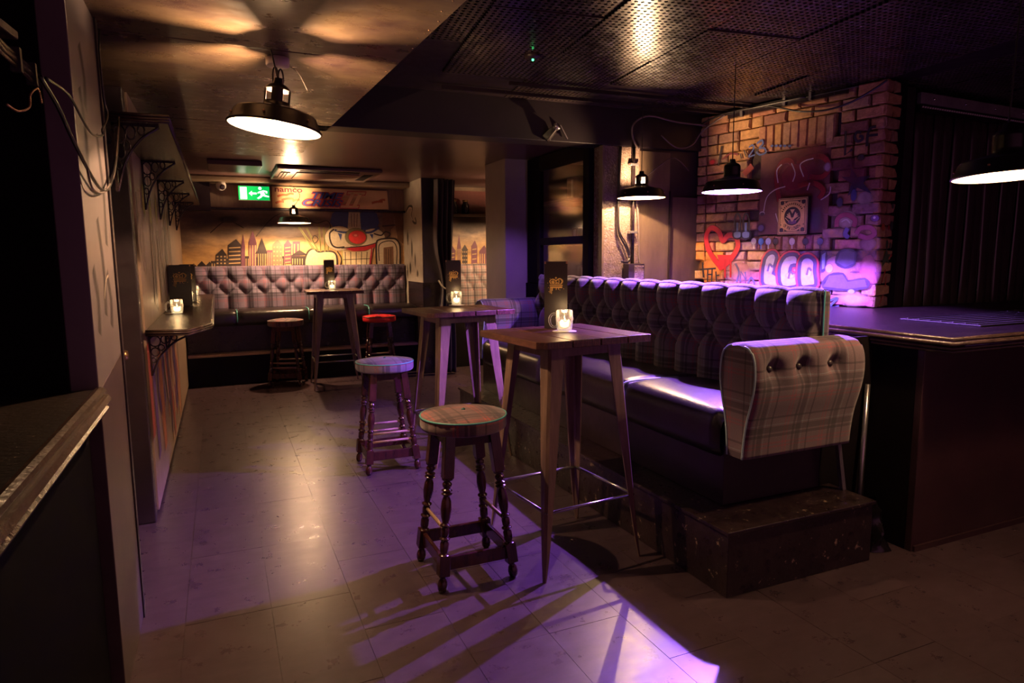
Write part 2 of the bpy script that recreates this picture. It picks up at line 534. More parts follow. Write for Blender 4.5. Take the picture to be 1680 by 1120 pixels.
    def build(s, name, mat, parent=None, bevel=0, uv=None, smooth=None, mesh_only=False, seg=2, solid=0):
        me = bpy.data.meshes.new(name)
        if parent is not None:
            off = root_loc(parent)
        elif mesh_only:
            off = Vector((0, 0, 0))
        else:
            xs, ys, zs = [p.x for p in s.v], [p.y for p in s.v], [p.z for p in s.v]
            off = Vector(((min(xs) + max(xs)) / 2, (min(ys) + max(ys)) / 2, min(zs)))
        me.from_pydata([p - off for p in s.v], [], s.f)
        me.polygons.foreach_set('use_smooth', [bool(smooth) if smooth is not None else k for k in s.sm])
        if uv or s.uv:
            lay = me.uv_layers.new(name='UVMap')
            for poly in me.polygons:
                nrm = poly.normal
                for li in poly.loop_indices:
                    vi = me.loops[li].vertex_index
                    if vi in s.uv:
                        lay.data[li].uv = s.uv[vi]
                    else:
                        p = s.v[vi]
                        ax = max(range(3), key=lambda k: abs(nrm[k]))
                        lay.data[li].uv = ((p.y, p.z), (p.x, p.z), (p.x, p.y))[ax]
        me.materials.append(MATS[mat] if isinstance(mat, str) else mat)
        me.validate()
        if mesh_only:
            return me
        o = bpy.data.objects.new(name, me)
        COL.objects.link(o)
        if parent is not None:
            o.parent = parent
        else:
            o.location = off
        if solid:
            m = o.modifiers.new('thick', 'SOLIDIFY')
            m.thickness = solid
            m.offset = -1
        if bevel:
            m = o.modifiers.new('soft_edge', 'BEVEL')
            m.width = bevel
            m.segments = seg
            m.limit_method = 'ANGLE'
        return o


def thing(name, label, cat, loc=(0, 0, 0), rz=0, group=None):
    o = bpy.data.objects.new(name, None)
    o.empty_display_size = 0.1
    COL.objects.link(o)
    o.location = loc
    o.rotation_euler = (0, 0, rz)
    o['label'] = label
    o['category'] = cat
    if group:
        o['group'] = group
    return o


def tag(o, label, cat, group=None):
    o['label'] = label
    o['category'] = cat
    if group:
        o['group'] = group
    return o


def struct(o, label=None):
    o['kind'] = 'structure'
    if label:
        o['label'] = label
    return o


def dup(root, loc, rz, label, group=None):
    def rec(o, p):
        c = o.copy()
        COL.objects.link(c)
        if p:
            c.parent = p
        for k in [k for k in bpy.data.objects if k.parent == o]:
            rec(k, c)
        return c
    r = rec(root, None)
    r.location = loc
    r.rotation_euler = (0, 0, rz)
    r['label'] = label
    if group:
        r['group'] = group
    return r


def inst(name, me, parent, loc, rot=(0, 0, 0), scale=(1, 1, 1)):
    o = bpy.data.objects.new(name, me)
    COL.objects.link(o)
    o.parent = parent
    o.location = Vector(loc) - (root_loc(parent) if parent else Vector((0, 0, 0)))
    o.rotation_euler = rot
    o.scale = scale
    return o


def spline(pts, k=6, closed=False):
    pts = [Vector(p) for p in pts]
    out = []
    n = len(pts)
    for i in range(n if closed else n - 1):
        if closed:
            a, b, c, d = pts[i - 1], pts[i], pts[(i + 1) % n], pts[(i + 2) % n]
        else:
            a, b, c, d = pts[max(i - 1, 0)], pts[i], pts[i + 1], pts[min(i + 2, n - 1)]
        for j in range(k):
            t = j / k
            out.append(0.5 * ((2 * b) + (c - a) * t + (2 * a - 5 * b + 4 * c - d) * t * t + (3 * b - a - 3 * c + d) * t ** 3))
    if not closed:
        out.append(pts[-1])
    return out


# ------------------------------------------------------------------ flat painting (graffiti, murals, print)
class Paint:
    def __init__(s, plane, step=0.00012, start=0.0006):
        s.plane, s.step, s.k, s.start = plane, step, 0, start
        s.v, s.f, s.c = [], [], []

    def _put(s, pts, cols, faces):
        o = len(s.v)
        h = s.start + s.k * s.step
        s.k += 1
        s.v += [s.plane(a, b, h) for a, b in pts]
        s.c += cols
        s.f += [tuple(i + o for i in f) for f in faces]

    def fill(s, pts, col, a=1.0):
        s._put(pts, [(*col, a)] * len(pts), [tuple(range(len(pts)))])
        return s

    def blob(s, c, rx, ry, col, a=1.0, soft=0.5, n=18, rot=0):
        pts, cols = [c], [(*col, a)]
        for q, al in ((1 - soft, a), (1.0, 0.0 if soft else a)):
            for k in range(n):
                t = 2 * PI * k / n
                x, y = rx * q * math.cos(t), ry * q * math.sin(t)
                pts.append((c[0] + x * math.cos(rot) - y * math.sin(rot), c[1] + x * math.sin(rot) + y * math.cos(rot)))
                cols.append((*col, al))
        fs = [(0, 1 + k, 1 + (k + 1) % n) for k in range(n)] + [(1 + k, 1 + n + k, 1 + n + (k + 1) % n, 1 + (k + 1) % n) for k in range(n)]
        s._put(pts, cols, fs)
        return s

    def stroke(s, pts, w, col, a=1.0, soft=0.25, smooth=4, closed=False):
        P = [Vector((p[0], p[1], 0)) for p in pts]
        if smooth and len(P) > 2:
            P = spline(P, smooth, closed)
        n = len(P)
        vs, cols, fs = [], [], []
        for i, p in enumerate(P):
            d = (P[(i + 1) % n] - P[i - 1]) if closed else P[min(i + 1, n - 1)] - P[max(i - 1, 0)]
            d = d.normalized() if d.length > 1e-9 else Vector((1, 0, 0))
            m = Vector((-d.y, d.x, 0))
            for q, al in ((-1, 0 if soft else a), (-(1 - soft), a), (1 - soft, a), (1, 0 if soft else a)):
                x = p + m * (w / 2 * q)
                vs.append((x.x, x.y))
                cols.append((*col, al))
        for i in range(n if closed else n - 1):
            j = (i + 1) % n
            fs += [(i * 4 + k, i * 4 + k + 1, j * 4 + k + 1, j * 4 + k) for k in range(3)]
        s._put(vs, cols, fs)
        return s

    def build(s, name, parent):
        off = root_loc(parent) if parent else Vector((0, 0, 0))
        me = bpy.data.meshes.new(name)
        me.from_pydata([p - off for p in s.v], [], s.f)
        ca = me.color_attributes.new('Col', 'FLOAT_COLOR', 'POINT')
        for i, c in enumerate(s.c):
            ca.data[i].color = c
        me.materials.append(MATS['paint'])
        o = bpy.data.objects.new(name, me)
        COL.objects.link(o)
        o.parent = parent
        return o


def text_mesh(body, size, shear=0.0, extrude=0.0, offset=0.0, sx=1.0):
    cu = bpy.data.curves.new('lettering', 'FONT')
    cu.body = body
    cu.size = size
    cu.shear = shear
    cu.extrude = extrude
    cu.offset = offset
    cu.resolution_u = 3
    o = bpy.data.objects.new('lettering', cu)
    COL.objects.link(o)
    bpy.context.view_layer.update()
    me = bpy.data.meshes.new_from_object(o.evaluated_get(bpy.context.evaluated_depsgraph_get()))
    bpy.data.objects.remove(o)
    bpy.data.curves.remove(cu)
    me.transform(Matrix.Diagonal((sx, 1, 1, 1)))
    return me


def put_text(name, parent, me, mat, origin, ax, ay, az):
    ax, ay, az = Vector(ax), Vector(ay), Vector(az)
    off = root_loc(parent)
    o_ = Vector(origin) - off
    M = Matrix(((ax.x, ay.x, az.x, o_.x), (ax.y, ay.y, az.y, o_.y), (ax.z, ay.z, az.z, o_.z), (0, 0, 0, 1)))
    me.transform(M)
    me.materials.clear()
    me.materials.append(MATS[mat])
    o = bpy.data.objects.new(name, me)
    COL.objects.link(o)
    o.parent = parent
    return o


# ================================================================== SETTING
YB = 9.12            # back wall
ZP, ZS, ZB = 2.69, 2.40, 2.47   # perforated ceiling, low soffit, back ceiling
BY = 4.85            # front face of the dropped beam

# ---- floor with separate vinyl tiles
floor = struct(MB().box((-2.2, -2.0, -0.06), (8.0, 9.6, -0.012)).build('floor', 'black_matt'))
tile_me = MB().box((-0.1665, -0.3335, -0.012), (0.1665, 0.3335, 0.0)).build('floor_tile', 'floor_vinyl', mesh_only=True)
nt_ = 0
for i in range(-1, 15):
    for j in range(-5, 9):
        x = 0.12 + 0.1675 + 0.335 * i
        y = 4.23 + 0.335 + 0.669 * j + (0.335 if i % 3 == 1 else 0)
        if x < -0.45 or (x > 2.2 and 2.3 < y < 5.4 and x < 2.8) or nt_ >= 296 or y > 9.0 or (x > 3.2 and y > 2.6):
            continue
        nt_ += 1
        inst('floor_tile', tile_me, floor, (x, y, random.uniform(-0.0006, 0.0004)), (0, 0, random.choice((0, PI))))
edge = MB().box((-2.2, -2, -0.012), (-0.215 - 0.34, 9.6, -0.001)).box((4.815, -2, -0.012), (8, 9.6, -0.001)).box((3.3, 2.75, -0.012), (4.815, 9.6, -0.002)) \
    .box((-0.555, 8.9, -0.012), (3.3, 9.6, -0.002)).box((-0.215 - 0.34, -2.0, -0.012), (-0.215, 9.0, -0.0015)).box((-0.215, -2.0, -0.012), (3.3, 9, -0.004))
edge.build('floor_margin', 'floor_vinyl', floor)

# ---- low soffit over the left half: three boards under one dark body
def edge_x(y):
    return 0.947 - 0.0364 * y
sof = MB()
sof.prism([(-2.2, -2, ZS + 0.02), (edge_x(-2), -2, ZS + 0.02), (edge_x(6.42), 6.42, ZS + 0.02), (-0.6, 6.6, ZS + 0.02), (-2.2, 6.6, ZS + 0.02)], (0, 0, 0.5))
soffit = struct(sof.build('ceiling_soffit', 'black_matt'))
cuts = [(-2.0, -2.0), (3.13, 3.22), (4.95, 4.95), (6.6, 6.42)]
for (a0_, a1_), (b0_, b1_) in zip(cuts, cuts[1:]):
    g = 0.006
    MB().prism([(-2.2, a0_ + g, ZS), (edge_x(a1_), a1_ + g, ZS), (edge_x(b1_), b1_ - g, ZS), (-2.2, b0_ - g, ZS)], (0, 0, 0.0195)).build('ceiling_board', 'soffit', soffit, bevel=0.003, seg=1)
# screw heads along the soffit's open edge
sc_ = MB()
for k in range(44):
    y = 1.6 + k * 0.11
    sc_.ball((edge_x(y) - random.uniform(0.015, 0.05), y, ZS), 0.004, 6, 0.5)
o = sc_.build('screw_head', 'brass', soffit)
o['kind'] = 'stuff'

# ---- ceiling at the back
backc = struct(MB().box((-2.2, BY + 0.02, ZB), (8, 9.6, ZB + 0.08)).build('ceiling_back', 'back_ceiling'))
trim = struct(MB().box((-0.5, 8.72, ZB - 0.07), (2.36, 9.04, ZB - 0.001)).build('trim_1', 'cornice', bevel=0.02), 'brown cornice board under the back ceiling above the arcade sign')
struct(MB().box((-0.05, 7.35, ZB - 0.05), (0.46, 7.95, ZB - 0.001)).build('trim_2', 'back_ceiling', bevel=0.006), 'shallow dropped ceiling box near the exit sign')

# ---- dropped beam
beam = struct(MB().box((edge_x(BY) - 0.3, BY, ZS), (8, BY + 0.22, ZP + 0.2)).build('trim_3', 'beam_black', bevel=0.004), 'black dropped ceiling beam across the room')

# ---- perforated ceiling: separate panels
ceil = struct(MB().box((edge_x(-2) - 0.15, -2, ZP + 0.03), (8, BY, ZP + 0.12)).build('ceiling', 'black_matt'))
pa = math.radians(6.3)
pme = MB().box((-0.297, -0.597, 0), (0.297, 0.597, 0.014)).build('ceiling_panel', 'perforated', mesh_only=True)
for i in range(0, 10):
    for j in range(-1, 5):
        lx, ly = 0.62 + i * 0.6, -0.35 + j * 1.2 + (0.6 if i % 2 else 0)
        x = lx * math.cos(pa) + ly * math.sin(pa)
        y = -lx * math.sin(pa) + ly * math.cos(pa)
        if x < edge_x(y) + 0.1 or y > BY - 0.55 or y < -0.6 or x > 6.2:
            continue
        inst('ceiling_panel', pme, ceil, (x, y, ZP + random.uniform(-0.006, 0.012)), (random.uniform(-0.004, 0.004), random.uniform(-0.006, 0.006), -pa))
# filler strips where whole panels do not fit
fl = MB()
fl.box((edge_x(2) - 0.1, -1.5, ZP + 0.012), (7, BY, ZP + 0.018))
fl.build('ceiling_filler', 'black_paint', ceil)
# long battens hanging just under the panels
for (p, q) in (((1.5, 4.62, ZP - 0.014), (5.3, 4.55, ZP - 0.014)), ((1.9, 4.36, ZP - 0.014), (5.3, 4.28, ZP - 0.014))):
    MB().bar(p, q, 0.012).build('ceiling_batten', 'black_gloss', ceil)

# ---- left side: near panel, door recess, art wall
wl = struct(MB().box((-0.62, 4.22, 0), (-0.425, 9.3, ZB)).build('wall_left', 'black_paint'))
wlp = lambda y, z, h: Vector((-0.405 + h, y, z))
MB().box((-0.425, 4.285, 0.03), (-0.406, 6.95, 2.40)).build('art_panel', 'art_wood', wl, bevel=0.003, seg=1)
MB().box((-0.425, 6.99, 0.03), (-0.406, 9.1, 2.40)).build('art_panel', 'art_wood', wl, bevel=0.003, seg=1)
P = Paint(wlp, 0.00008)
for k in range(46):      # sprayed streaks: warm rust and violet low down, cream and lime above the shelf
    y = random.uniform(4.3, 6.9)
    low = k % 2
    if low:
        c = random.choice([(0.60, 0.13, 0.05), (0.66, 0.2, 0.08), (0.16, 0.06, 0.28), (0.5, 0.09, 0.06), (0.12, 0.05, 0.2), (0.6, 0.3, 0.16)])
        z0, z1 = random.uniform(0.05, 0.5), random.uniform(0.6, 1.05)
    else:
        c = random.choice([(0.42, 0.28, 0.2), (0.16, 0.10, 0.08), (0.5, 0.35, 0.25), (0.22, 0.15, 0.12)])
        z0, z1 = random.uniform(1.15, 1.5), random.uniform(1.6, 2.05)
    P.stroke([(y, z0), (y + random.uniform(-0.15, 0.15), (z0 + z1) / 2), (y + random.uniform(-0.1, 0.1), z1)], random.uniform(0.08, 0.34), c, 0.8, 0.6)
for y, z in ((4.7, 1.86), (5.1, 1.82), (5.6, 1.85)):
    P.blob((y, z), 0.14, 0.16, (0.42, 0.40, 0.03), 0.8, 0.7)
for y in (5.3, 5.7, 6.0):
    P.stroke([(y, 1.0), (y + 0.05, 0.7), (y + 0.2, 0.45)], 0.09, (0.55, 0.36, 0.25), 0.9, 0.4)
P.build('spray_art', wl)
struct(MB().box((-0.52, 4.16, 0), (-0.415, 4.255, 2.40)).build('trim_4', 'black_paint', bevel=0.006), 'black painted door jamb beside the knob')
struct(MB().box((-0.75, 2.9, 0), (-0.62, 4.25, 2.4)).build('wall_recess', 'dark_wall'))
door = struct(MB().box((-0.60, 3.08, 0.01), (-0.545, 4.15, 2.02)).build('door_1', 'black_gloss', bevel=0.004), 'black door set back in the left wall')
for z0, z1 in ((0.15, 0.85), (1.1, 1.9)):
    MB().box((-0.546, 3.25, z0), (-0.535, 3.98, z1)).build('door_panel', 'black_paint', door, bevel=0.008)
kn = MB()
kn.lathe([(0.028, 0), (0.03, 0.004), (0.012, 0.008), (0.010, 0.03), (0.024, 0.04), (0.030, 0.055), (0.024, 0.068), (0.001, 0.072)], 16, (-0.545, 4.07, 0.985), (1, 0, 0))
kn.build('door_knob', 'brass', door)
over = struct(MB().box((-0.62, 3.05, 2.05), (-0.55, 4.2, 2.40)).build('trim_5', 'board_brown'), 'reddish brown board above the door')
ring = MB()
pts = [(-0.50, 3.1 + 1.05 * k / 60, 2.38 - 0.26 * k / 60) for k in range(61)]
ring.tube(pts, [0.017 if k % 2 else 0.022 for k in range(61)], 8)
tag(ring.build('corrugated_hose', 'cable_black'), 'black ribbed hose running above the door under the soffit', 'hose')
for k in range(2):
    MB().bar((-0.535, 3.1, 2.33 - k * 0.1), (-0.535, 4.15, 2.22 - k * 0.1), 0.012).build('board_strip', 'board_brown', over)
pn = struct(MB().box((-0.46, 2.48, 1.075), (-0.38, 3.05, 2.40)).build('wall_near', 'panel_grey', bevel=0.004))
MB().prism([(-0.459, 2.48, 0), (-0.459, 3.05, 0), (-0.459, 3.05, 1.13), (-0.459, 2.48, 1.073)], (0.08, 0, 0)).build('lower_panel', 'panel_brown', pn, bevel=0.003)
P = Paint(lambda y, z, h: Vector((-0.38 + h, y, z)))
for (y, z, l) in ((2.62, 1.75, 0.3), (2.75, 1.3, 0.34), (2.9, 1.55, 0.4), (2.68, 2.0, 0.2), (2.86, 1.25, 0.2), (2.58, 1.25, 0.22)):
    P.stroke([(y, z), (y + 0.03, z + l / 2), (y - 0.02, z + l)], 0.085, (0.04, 0.032, 0.034), 0.55, 0.85)
P.stroke([(2.74, 1.36), (2.80, 1.42), (2.87, 1.44)], 0.012, (0.55, 0.45, 0.36), 0.9, 0.3)
P.build('smear', pn)
MB().bar((-0.385, 3.055, 0.0), (-0.385, 3.055, 2.4), (0.012, 0.02)).build('edge_strip', 'black_paint', pn)

# ---- hatch with its bar on the far left
hatch = struct(MB().box((-1.75, -2, 0), (-1.65, 2.6, 2.42)).build('wall_hatch', 'dark_wall'))
struct(MB().box((-1.7, 2.46, 0), (-0.46, 2.54, 2.42)).build('wall_hatch', 'black_matt'))
P = Paint(lambda x, z, h: Vector((x, 2.46 - h, z)))
for k in range(26):
    x, z = random.uniform(-1.0, -0.62), random.uniform(1.45, 1.75)
    P.stroke([(x, z), (x + random.uniform(-.07, .07), z + random.uniform(-.06, .06))], 0.012, (0.35, 0.015, 0.02), 0.9, 0.3, 0)
P.build('red_scratches', [k for k in bpy.data.objects if k.name.startswith('wall_hatch')][1])
t = thing('counter', 'worn black hatch counter with brown moulded edge at far left', 'counter', (-0.8, 1.0, 0))
MB().box((-1.55, -1.6, 1.045), (-0.385, 2.455, 1.085)).build('counter_top', 'counter_worn', t, bevel=0.004)
e = MB()
prof = [(-0.385, 1.09), (-0.372, 1.094), (-0.360, 1.088), (-0.356, 1.078), (-0.362, 1.070), (-0.350, 1.066), (-0.343, 1.052), (-0.352, 1.040), (-0.36, 1.034), (-0.352, 1.026), (-0.36, 1.012), (-0.385, 1.008)]
e.prism([(x, -1.6, z) for x, z in prof], (0, 4.05, 0))
e.build('edge_moulding', 'moulding', t)
MB().box((-0.46, -1.6, 0.0), (-0.415, 2.45, 1.044)).build('front_board', 'black_deep', t)
# gantry and rail inside the hatch
t = thing('rail', 'dark overhead bottle rail with clamps inside the hatch at far left', 'rail', (-0.5, 1.5, 1.9))
for dy, r in ((0, .008), (9, .006), (-8, .006)):
    MB().tube([atx(-60, 15 + dy, -.45), atx(0, 76 + dy, -.45), atx(64, 134 + dy, -.45)], r).build('tube', 'moulding', t)
for px, py in ((26, 98), (52, 122)):
    p = atx(px, py, -.45)
    MB().box(p - Vector((.012, .01, .03)), p + Vector((.012, .01, .03))).build('clamp', 'black_paint', t)
a_, b_ = atx(-40, 12, -.45), atx(31, 66, -.45)
tag(MB().prism([a_, b_, b_ + Vector((-.25, 0, 0)), a_ + Vector((-.25, 0, 0))], (0, 0, .022)).build('gantry_shelf', 'board_brown', bevel=0.004), 'thin reddish gantry shelf at the top left corner', 'shelf')
ch = MB()
for p in spline([atx(12, 172, -.45), atx(30, 182, -.45), atx(48, 176, -.45), atx(50, 155, -.45), atx(62, 146, -.45), atx(68, 168, -.45)], 8):
    ch.ball(p, 0.0035, 6)
tag(ch.build('bead_chain', 'brass'), 'little metal bead chain dangling in the dark hatch', 'chain')

# ---- back wall, bulkhead and returns
wb = struct(MB().box((-0.6, YB, 0), (4.6, YB + 0.12, ZB)).build('wall_back', 'mural_sky'))
struct(MB().box((-0.42, 8.98, 2.09), (2.36, 9.1, 2.115)).build('trim_6', 'black_gloss', bevel=0.004), 'black rail under the arcade sign')
struct(MB().box((-0.42, 9.06, 2.11), (2.36, 9.11, 2.41)).build('trim_7', 'art_wood'), 'pale bulkhead board above the mural')
struct(MB().box((-0.42, 8.9, 2.07), (-0.05, 9.05, 2.41)).build('trim_8', 'black_paint'), 'black boxed corner beside the camera')
wp = struct(MB().box((2.36, 8.2, 0), (2.66, YB, ZB)).build('wall_pier', 'pier_white'))
MB().box((2.352, 8.192, 0.0), (2.668, 8.9, 1.17)).build('dado_board', 'black_gloss', wp)
MB().box((2.37, 8.192, 1.17), (2.668, 8.199, ZB)).build('front_board', 'black_paint', wp)
P = Paint(lambda y, z, h: Vector((2.36 - h, y, z)))
for (y, z, ry, rz_) in ((8.9, 1.75, .05, .12), (8.7, 1.6, .05, .16), (8.55, 1.45, .04, .12), (8.8, 1.35, .06, .1), (8.45, 1.28, .05, .06), (8.95, 1.3, .03, .12)):
    P.blob((y, z), ry, rz_, (0.03, 0.025, 0.025), 0.8, 0.7)
P.stroke([(8.95, 2.1), (8.8, 2.16), (8.62, 2.14), (8.68, 2.05), (8.6, 1.95), (8.45, 1.93), (8.5, 2.0)], 0.035, (0.02, 0.015, 0.015), 1, 0.2)
P.stroke([(8.9, 2.09), (8.78, 2.14), (8.65, 2.12), (8.71, 2.05), (8.63, 1.97)], 0.02, (0.6, 0.5, 0.42), 1, 0.2)
P.build('spray_marks', wp)

# ---- column, cabinet wall, metal-clad column, boards
col = struct(MB().box((2.69, 6.3, 0), (3.3, 6.85, ZB)).build('wall_column', 'pillar_grey', bevel=0.004))
struct(MB().box((2.915, BY + 0.165, 0), (3.1, 6.3, 1.22)).build('wall_cabinet', 'black_matt'))
struct(MB().box((3.7, BY + 0.2, 0), (3.8, 6.4, ZB)).build('wall_cabinet', 'black_matt'))
we = struct(MB().box((2.96, BY + 0.01, 0), (3.32, BY + 0.16, ZS - 0.002)).build('wall_clad', 'osb', bevel=0.003))
struct(MB().box((2.945, BY - 0.004, 0.5), (2.965, BY + 0.05, ZS - 0.003)).build('trim_9', 'board_brown'), 'thin brown edge strip beside the glazed cabinet')
wbd = struct(MB().box((3.32, BY + 0.06, 0), (4.6, BY + 0.2, ZS - 0.002)).build('wall_boards', 'black_paint'))
MB().box((3.325, BY + 0.045, 0.4), (3.66, BY + 0.06, 2.38)).build('wall_board', 'board_brown', wbd, bevel=0.002)
MB().box((3.675, BY + 0.035, 0.4), (4.55, BY + 0.055, 2.0)).build('wall_board', 'board_brown', wbd, bevel=0.002)
MB().box((3.655, BY + 0.02, 0.4), (3.675, BY + 0.06, 2.05)).build('cover_strip', 'black_paint', wbd)

# ---- walls that close the room outside the frame
struct(MB().box((7.9, -2, 0), (8, 9.6, 2.9)).build('wall_far_right', 'black_matt'))
struct(MB().box((-2.3, -2, 0), (-2.2, 9.6, 2.9)).build('wall_far_left', 'black_matt'))
struct(MB().box((4.6, 6.5, 0), (8, 6.6, 2.9)).build('wall_rear', 'black_matt'))

# ---- brick pier: every brick is an object
BA = math.radians(11.4)
BU = Vector((-math.sin(BA), math.cos(BA), 0))
BN = Vector((-math.cos(BA), -math.sin(BA), 0))       # faces the room
BC = Vector((4.26, 3.30, 0))
BLEN = 1.60


def brick_at(px, py):
    d = ray(px, py)
    t = (BC - Vector((0, 0, EYE))).dot(BN) / d.dot(BN)
    p = Vector((0, 0, EYE)) + d * t
    return ((p - BC).dot(BU), p.z)


core = MB()
c0 = BC - BN * 0.055 + BU * 0.05
core.prism([c0, c0 + BU * (BLEN - 0.1), c0 + BU * (BLEN - 0.1) - BN * 0.22, c0 - BN * 0.22], (0, 0, ZP))
wbk = struct(core.build('wall_brick', 'mortar'))
variants = []
for L_ in (0.205, 0.098):
    for k in range(4):
        m = MB()
        a, d, h = L_ / 2 - 0.002, 0.05, 0.0375
        j = lambda s=0.003: random.uniform(-s, s)
        vs = []
        for yy, sh in ((0, 0.0), (-d + 0.012, 0.0), (-d, 0.009)):
            for x_, z_ in ((-1, -1), (1, -1), (1, 1), (-1, 1)):
                vs.append((x_ * (a - sh) + j(), yy + (j(0.004) if yy else 0), z_ * (h - sh) + j()))
        fs = [(0, 3, 2, 1)] + [(q * 4 + i, q * 4 + (i + 1) % 4, q * 4 + 4 + (i + 1) % 4, q * 4 + 4 + i) for q in (0, 1) for i in range(4)] + [(8, 9, 10, 11)]
        m.add(vs, fs)
        variants.append(m.build('brick', 'brick', mesh_only=True))


def painted(s, z):
    """sprayed colour on the lower and nearer bricks"""
    c = None
    if z < ZL0 + .05:
        if s > 1.2:
            c = random.choice([(.78, .30, .07), (.72, .38, .22), (.70, .22, .16), (.75, .45, .2)])
        elif s > .62:
            c = random.choice([(.74, .42, .30), (.75, .50, .48), (.70, .25, .28), (.62, .36, .50)])
        else:
            c = random.choice([(.30, .22, .48), (.72, .45, .52), (.13, .10, .26), (.62, .22, .36), (.70, .5, .5), (.40, .26, .52), (.5, .12, .28)])
        a = .92
    elif z < 1.86 and s < .56:
        c = random.choice([(.45, .28, .34), (.35, .12, .22), (.5, .36, .42), (.25, .14, .28), (.42, .2, .3)])
        a = .7
    elif z < 2.2 and s < .56:
        c = random.choice([(.28, .07, .10), (.36, .12, .14), (.2, .06, .1)])
        a = .55
    elif z < 2.0 and s > 1.15:
        c = random.choice([(.30, .12, .10), (.2, .1, .1), (.36, .17, .14)])
        a = .6
    return (*c, a) if c else (1, 1, 1, 0)


def lay(s0, z, long, up=False, side=False, proud=0.0):
    """a brick centred s0 along the pier's face (or its end) at height z"""
    me = random.choice(variants[:4] if long else variants[4:])
    if side:
        base = BC - BN * s0 + BU * 0.05 - BU * proud
        rot = (0, (PI / 2 if up else 0), math.atan2(-BN.y, -BN.x))
    else:
        base = BC + BU * s0 + BN * proud - BN * 0.055
        rot = (0, 0, math.atan2(-BU.y, -BU.x))
        if up:
            rot = (0, PI / 2, rot[2])
    o = inst('brick', me, wbk, (base.x, base.y, z), (0, 0, 0))
    o.rotation_euler = rot
    o.color = (1, 1, 1, 0) if side else painted(s0, z)
    return o


sA, zA = brick_at(1368, 230)
sB, zB_ = brick_at(1243, 252)
ZT1 = brick_at(1243, 208)[1]
ZT0 = brick_at(1243, 252)[1]
ZL1, ZL0 = brick_at(1243, 387)[1], brick_at(1243, 411)[1]
nb = 0
row = 0
z = ZL0 - 0.083 * 5 + 0.04
while z < ZP - 0.02:
    s = 0.0 if row % 2 == 0 else 0.055
    first = row % 2 == 1
    while s < BLEN - 0.02:
        ln = 0.11 if (first or (random.random() < 0.12 and s > 0.1)) else 0.216
        if s + ln > BLEN:
            ln = 0.11 if s + 0.11 <= BLEN + 0.03 else 0
        if first:
            s = 0.0
            first = False
        if not ln:
            break
        cs = s + ln / 2
        inside = ZL0 < z < ZT1 + 0.01 and sA - 0.02 < cs < sB + 0.02
        if not inside:
            nb += 1
            o = lay(cs, z, ln > 0.15, proud=random.uniform(-0.004, 0.006))
            if BLEN - s - ln < 0.02:
                o.scale.x = random.uniform(0.85, 1.1)
        s += ln
    # the end of the pier that faces the bar
    if row % 2 == 0:
        lay(0.055, z, False, side=True); lay(0.17, z, False, side=True); nb += 2
    else:
        lay(0.11, z, True, side=True); nb += 1
    z += 0.083
    row += 1
n_s = 9
wS = (sB - sA) / n_s
for k in range(n_s):                     # upright course over the blocked opening
    o = lay(sA + wS * (k + 0.5), (ZT0 + ZT1) / 2, True, True, proud=0.004)
    o.scale = ((ZT1 - ZT0) / 0.205, 1, wS / 0.078)
n_s = 10
wS = (sB - sA + 0.02) / n_s
for k in range(n_s):                     # short upright course under it
    o = lay(sA + wS * (k + 0.5), (ZL0 + ZL1) / 2, False, True, proud=-0.004)
    o.scale = ((ZL1 - ZL0) / 0.098, 1, wS / 0.078)
print('bricks', nb)
q = lambda s, z, h: BC + BU * s + BN * h + Vector((0, 0, z))
m = MB()
m.prism([q(sA + 0.02, ZL1 + 0.01, -0.06), q(sB - 0.03, ZL1 + 0.01, -0.06), q(sB - 0.03, ZT0 - 0.012, -0.06), q(sA + 0.02, ZT0 - 0.012, -0.06)], BN * 0.052)
m.build('blocked_opening', 'render_red', wbk)
# ---- graffiti on the pier
gp = lambda s, z, h: BC + BU * s + BN * (0.011 + h) + Vector((0, 0, z))
B_ = lambda pts: [brick_at(*p) for p in pts]
RED, DK, BLU, PNK, WHT, VIO, ORG = (0.50, 0.012, 0.03), (0.02, 0.015, 0.03), (0.06, 0.10, 0.30), (0.62, 0.28, 0.32), (0.72, 0.66, 0.68), (0.12, 0.10, 0.22), (0.75, 0.28, 0.06)
# pale and coloured washes low on the wall
P = Paint(gp, 0.00006)
for (x, y, rx, rz, c, a) in ((1170, 440, .16, .14, ORG, .8), (1215, 445, .16, .12, PNK, .8), (1290, 440, .22, .13, (.75, .55, .58), .8), (1375, 440, .16, .14, (.62, .35, .5), .75), (1425, 440, .10, .16, (.6, .2, .35), .7),
                             (1185, 475, .2, .07, (.7, .4, .3), .8), (1300, 475, .25, .05, (.7, .25, .3), .8), (1400, 490, .14, .06, (.66, .45, .4), .8), (1390, 360, .12, .1, (.55, .4, .42), .7), (1420, 325, .1, .08, (.5, .4, .42), .6),
                             (1425, 400, .1, .08, (.5, .25, .4), .7), (1340, 360, .07, .12, VIO, .6), (1305, 290, .25, .22, (.30, .02, .05), .75), (1335, 250, .14, .1, (.28, .03, .05), .6), (1400, 280, .14, .12, (.22, .04, .08), .6), (1200, 370, .16, .1, (.14, .07, .07), .6),
                             (1165, 330, .1, .07, (.25, .05, .05), .5)):
    P.blob(brick_at(x, y), rx, rz, c, a, 0.6)
P.build('colour_wash', wbk)
P = Paint(gp, 0.00006, 0.0012)   # heart
h0 = B_([(1182, 436), (1165, 412), (1160, 388), (1168, 374), (1181, 380), (1187, 395), (1196, 386), (1208, 388), (1212, 404), (1201, 424), (1186, 438)])
P.stroke(h0, 0.055, RED, 1, 0.25, 4, True)
P.fill(B_([(1178, 418), (1205, 418), (1184, 440)]), RED)
for x in (1191, 1200):
    P.stroke(B_([(x, 425), (x, 455)]), 0.022, RED, 0.9, 0.3, 0)
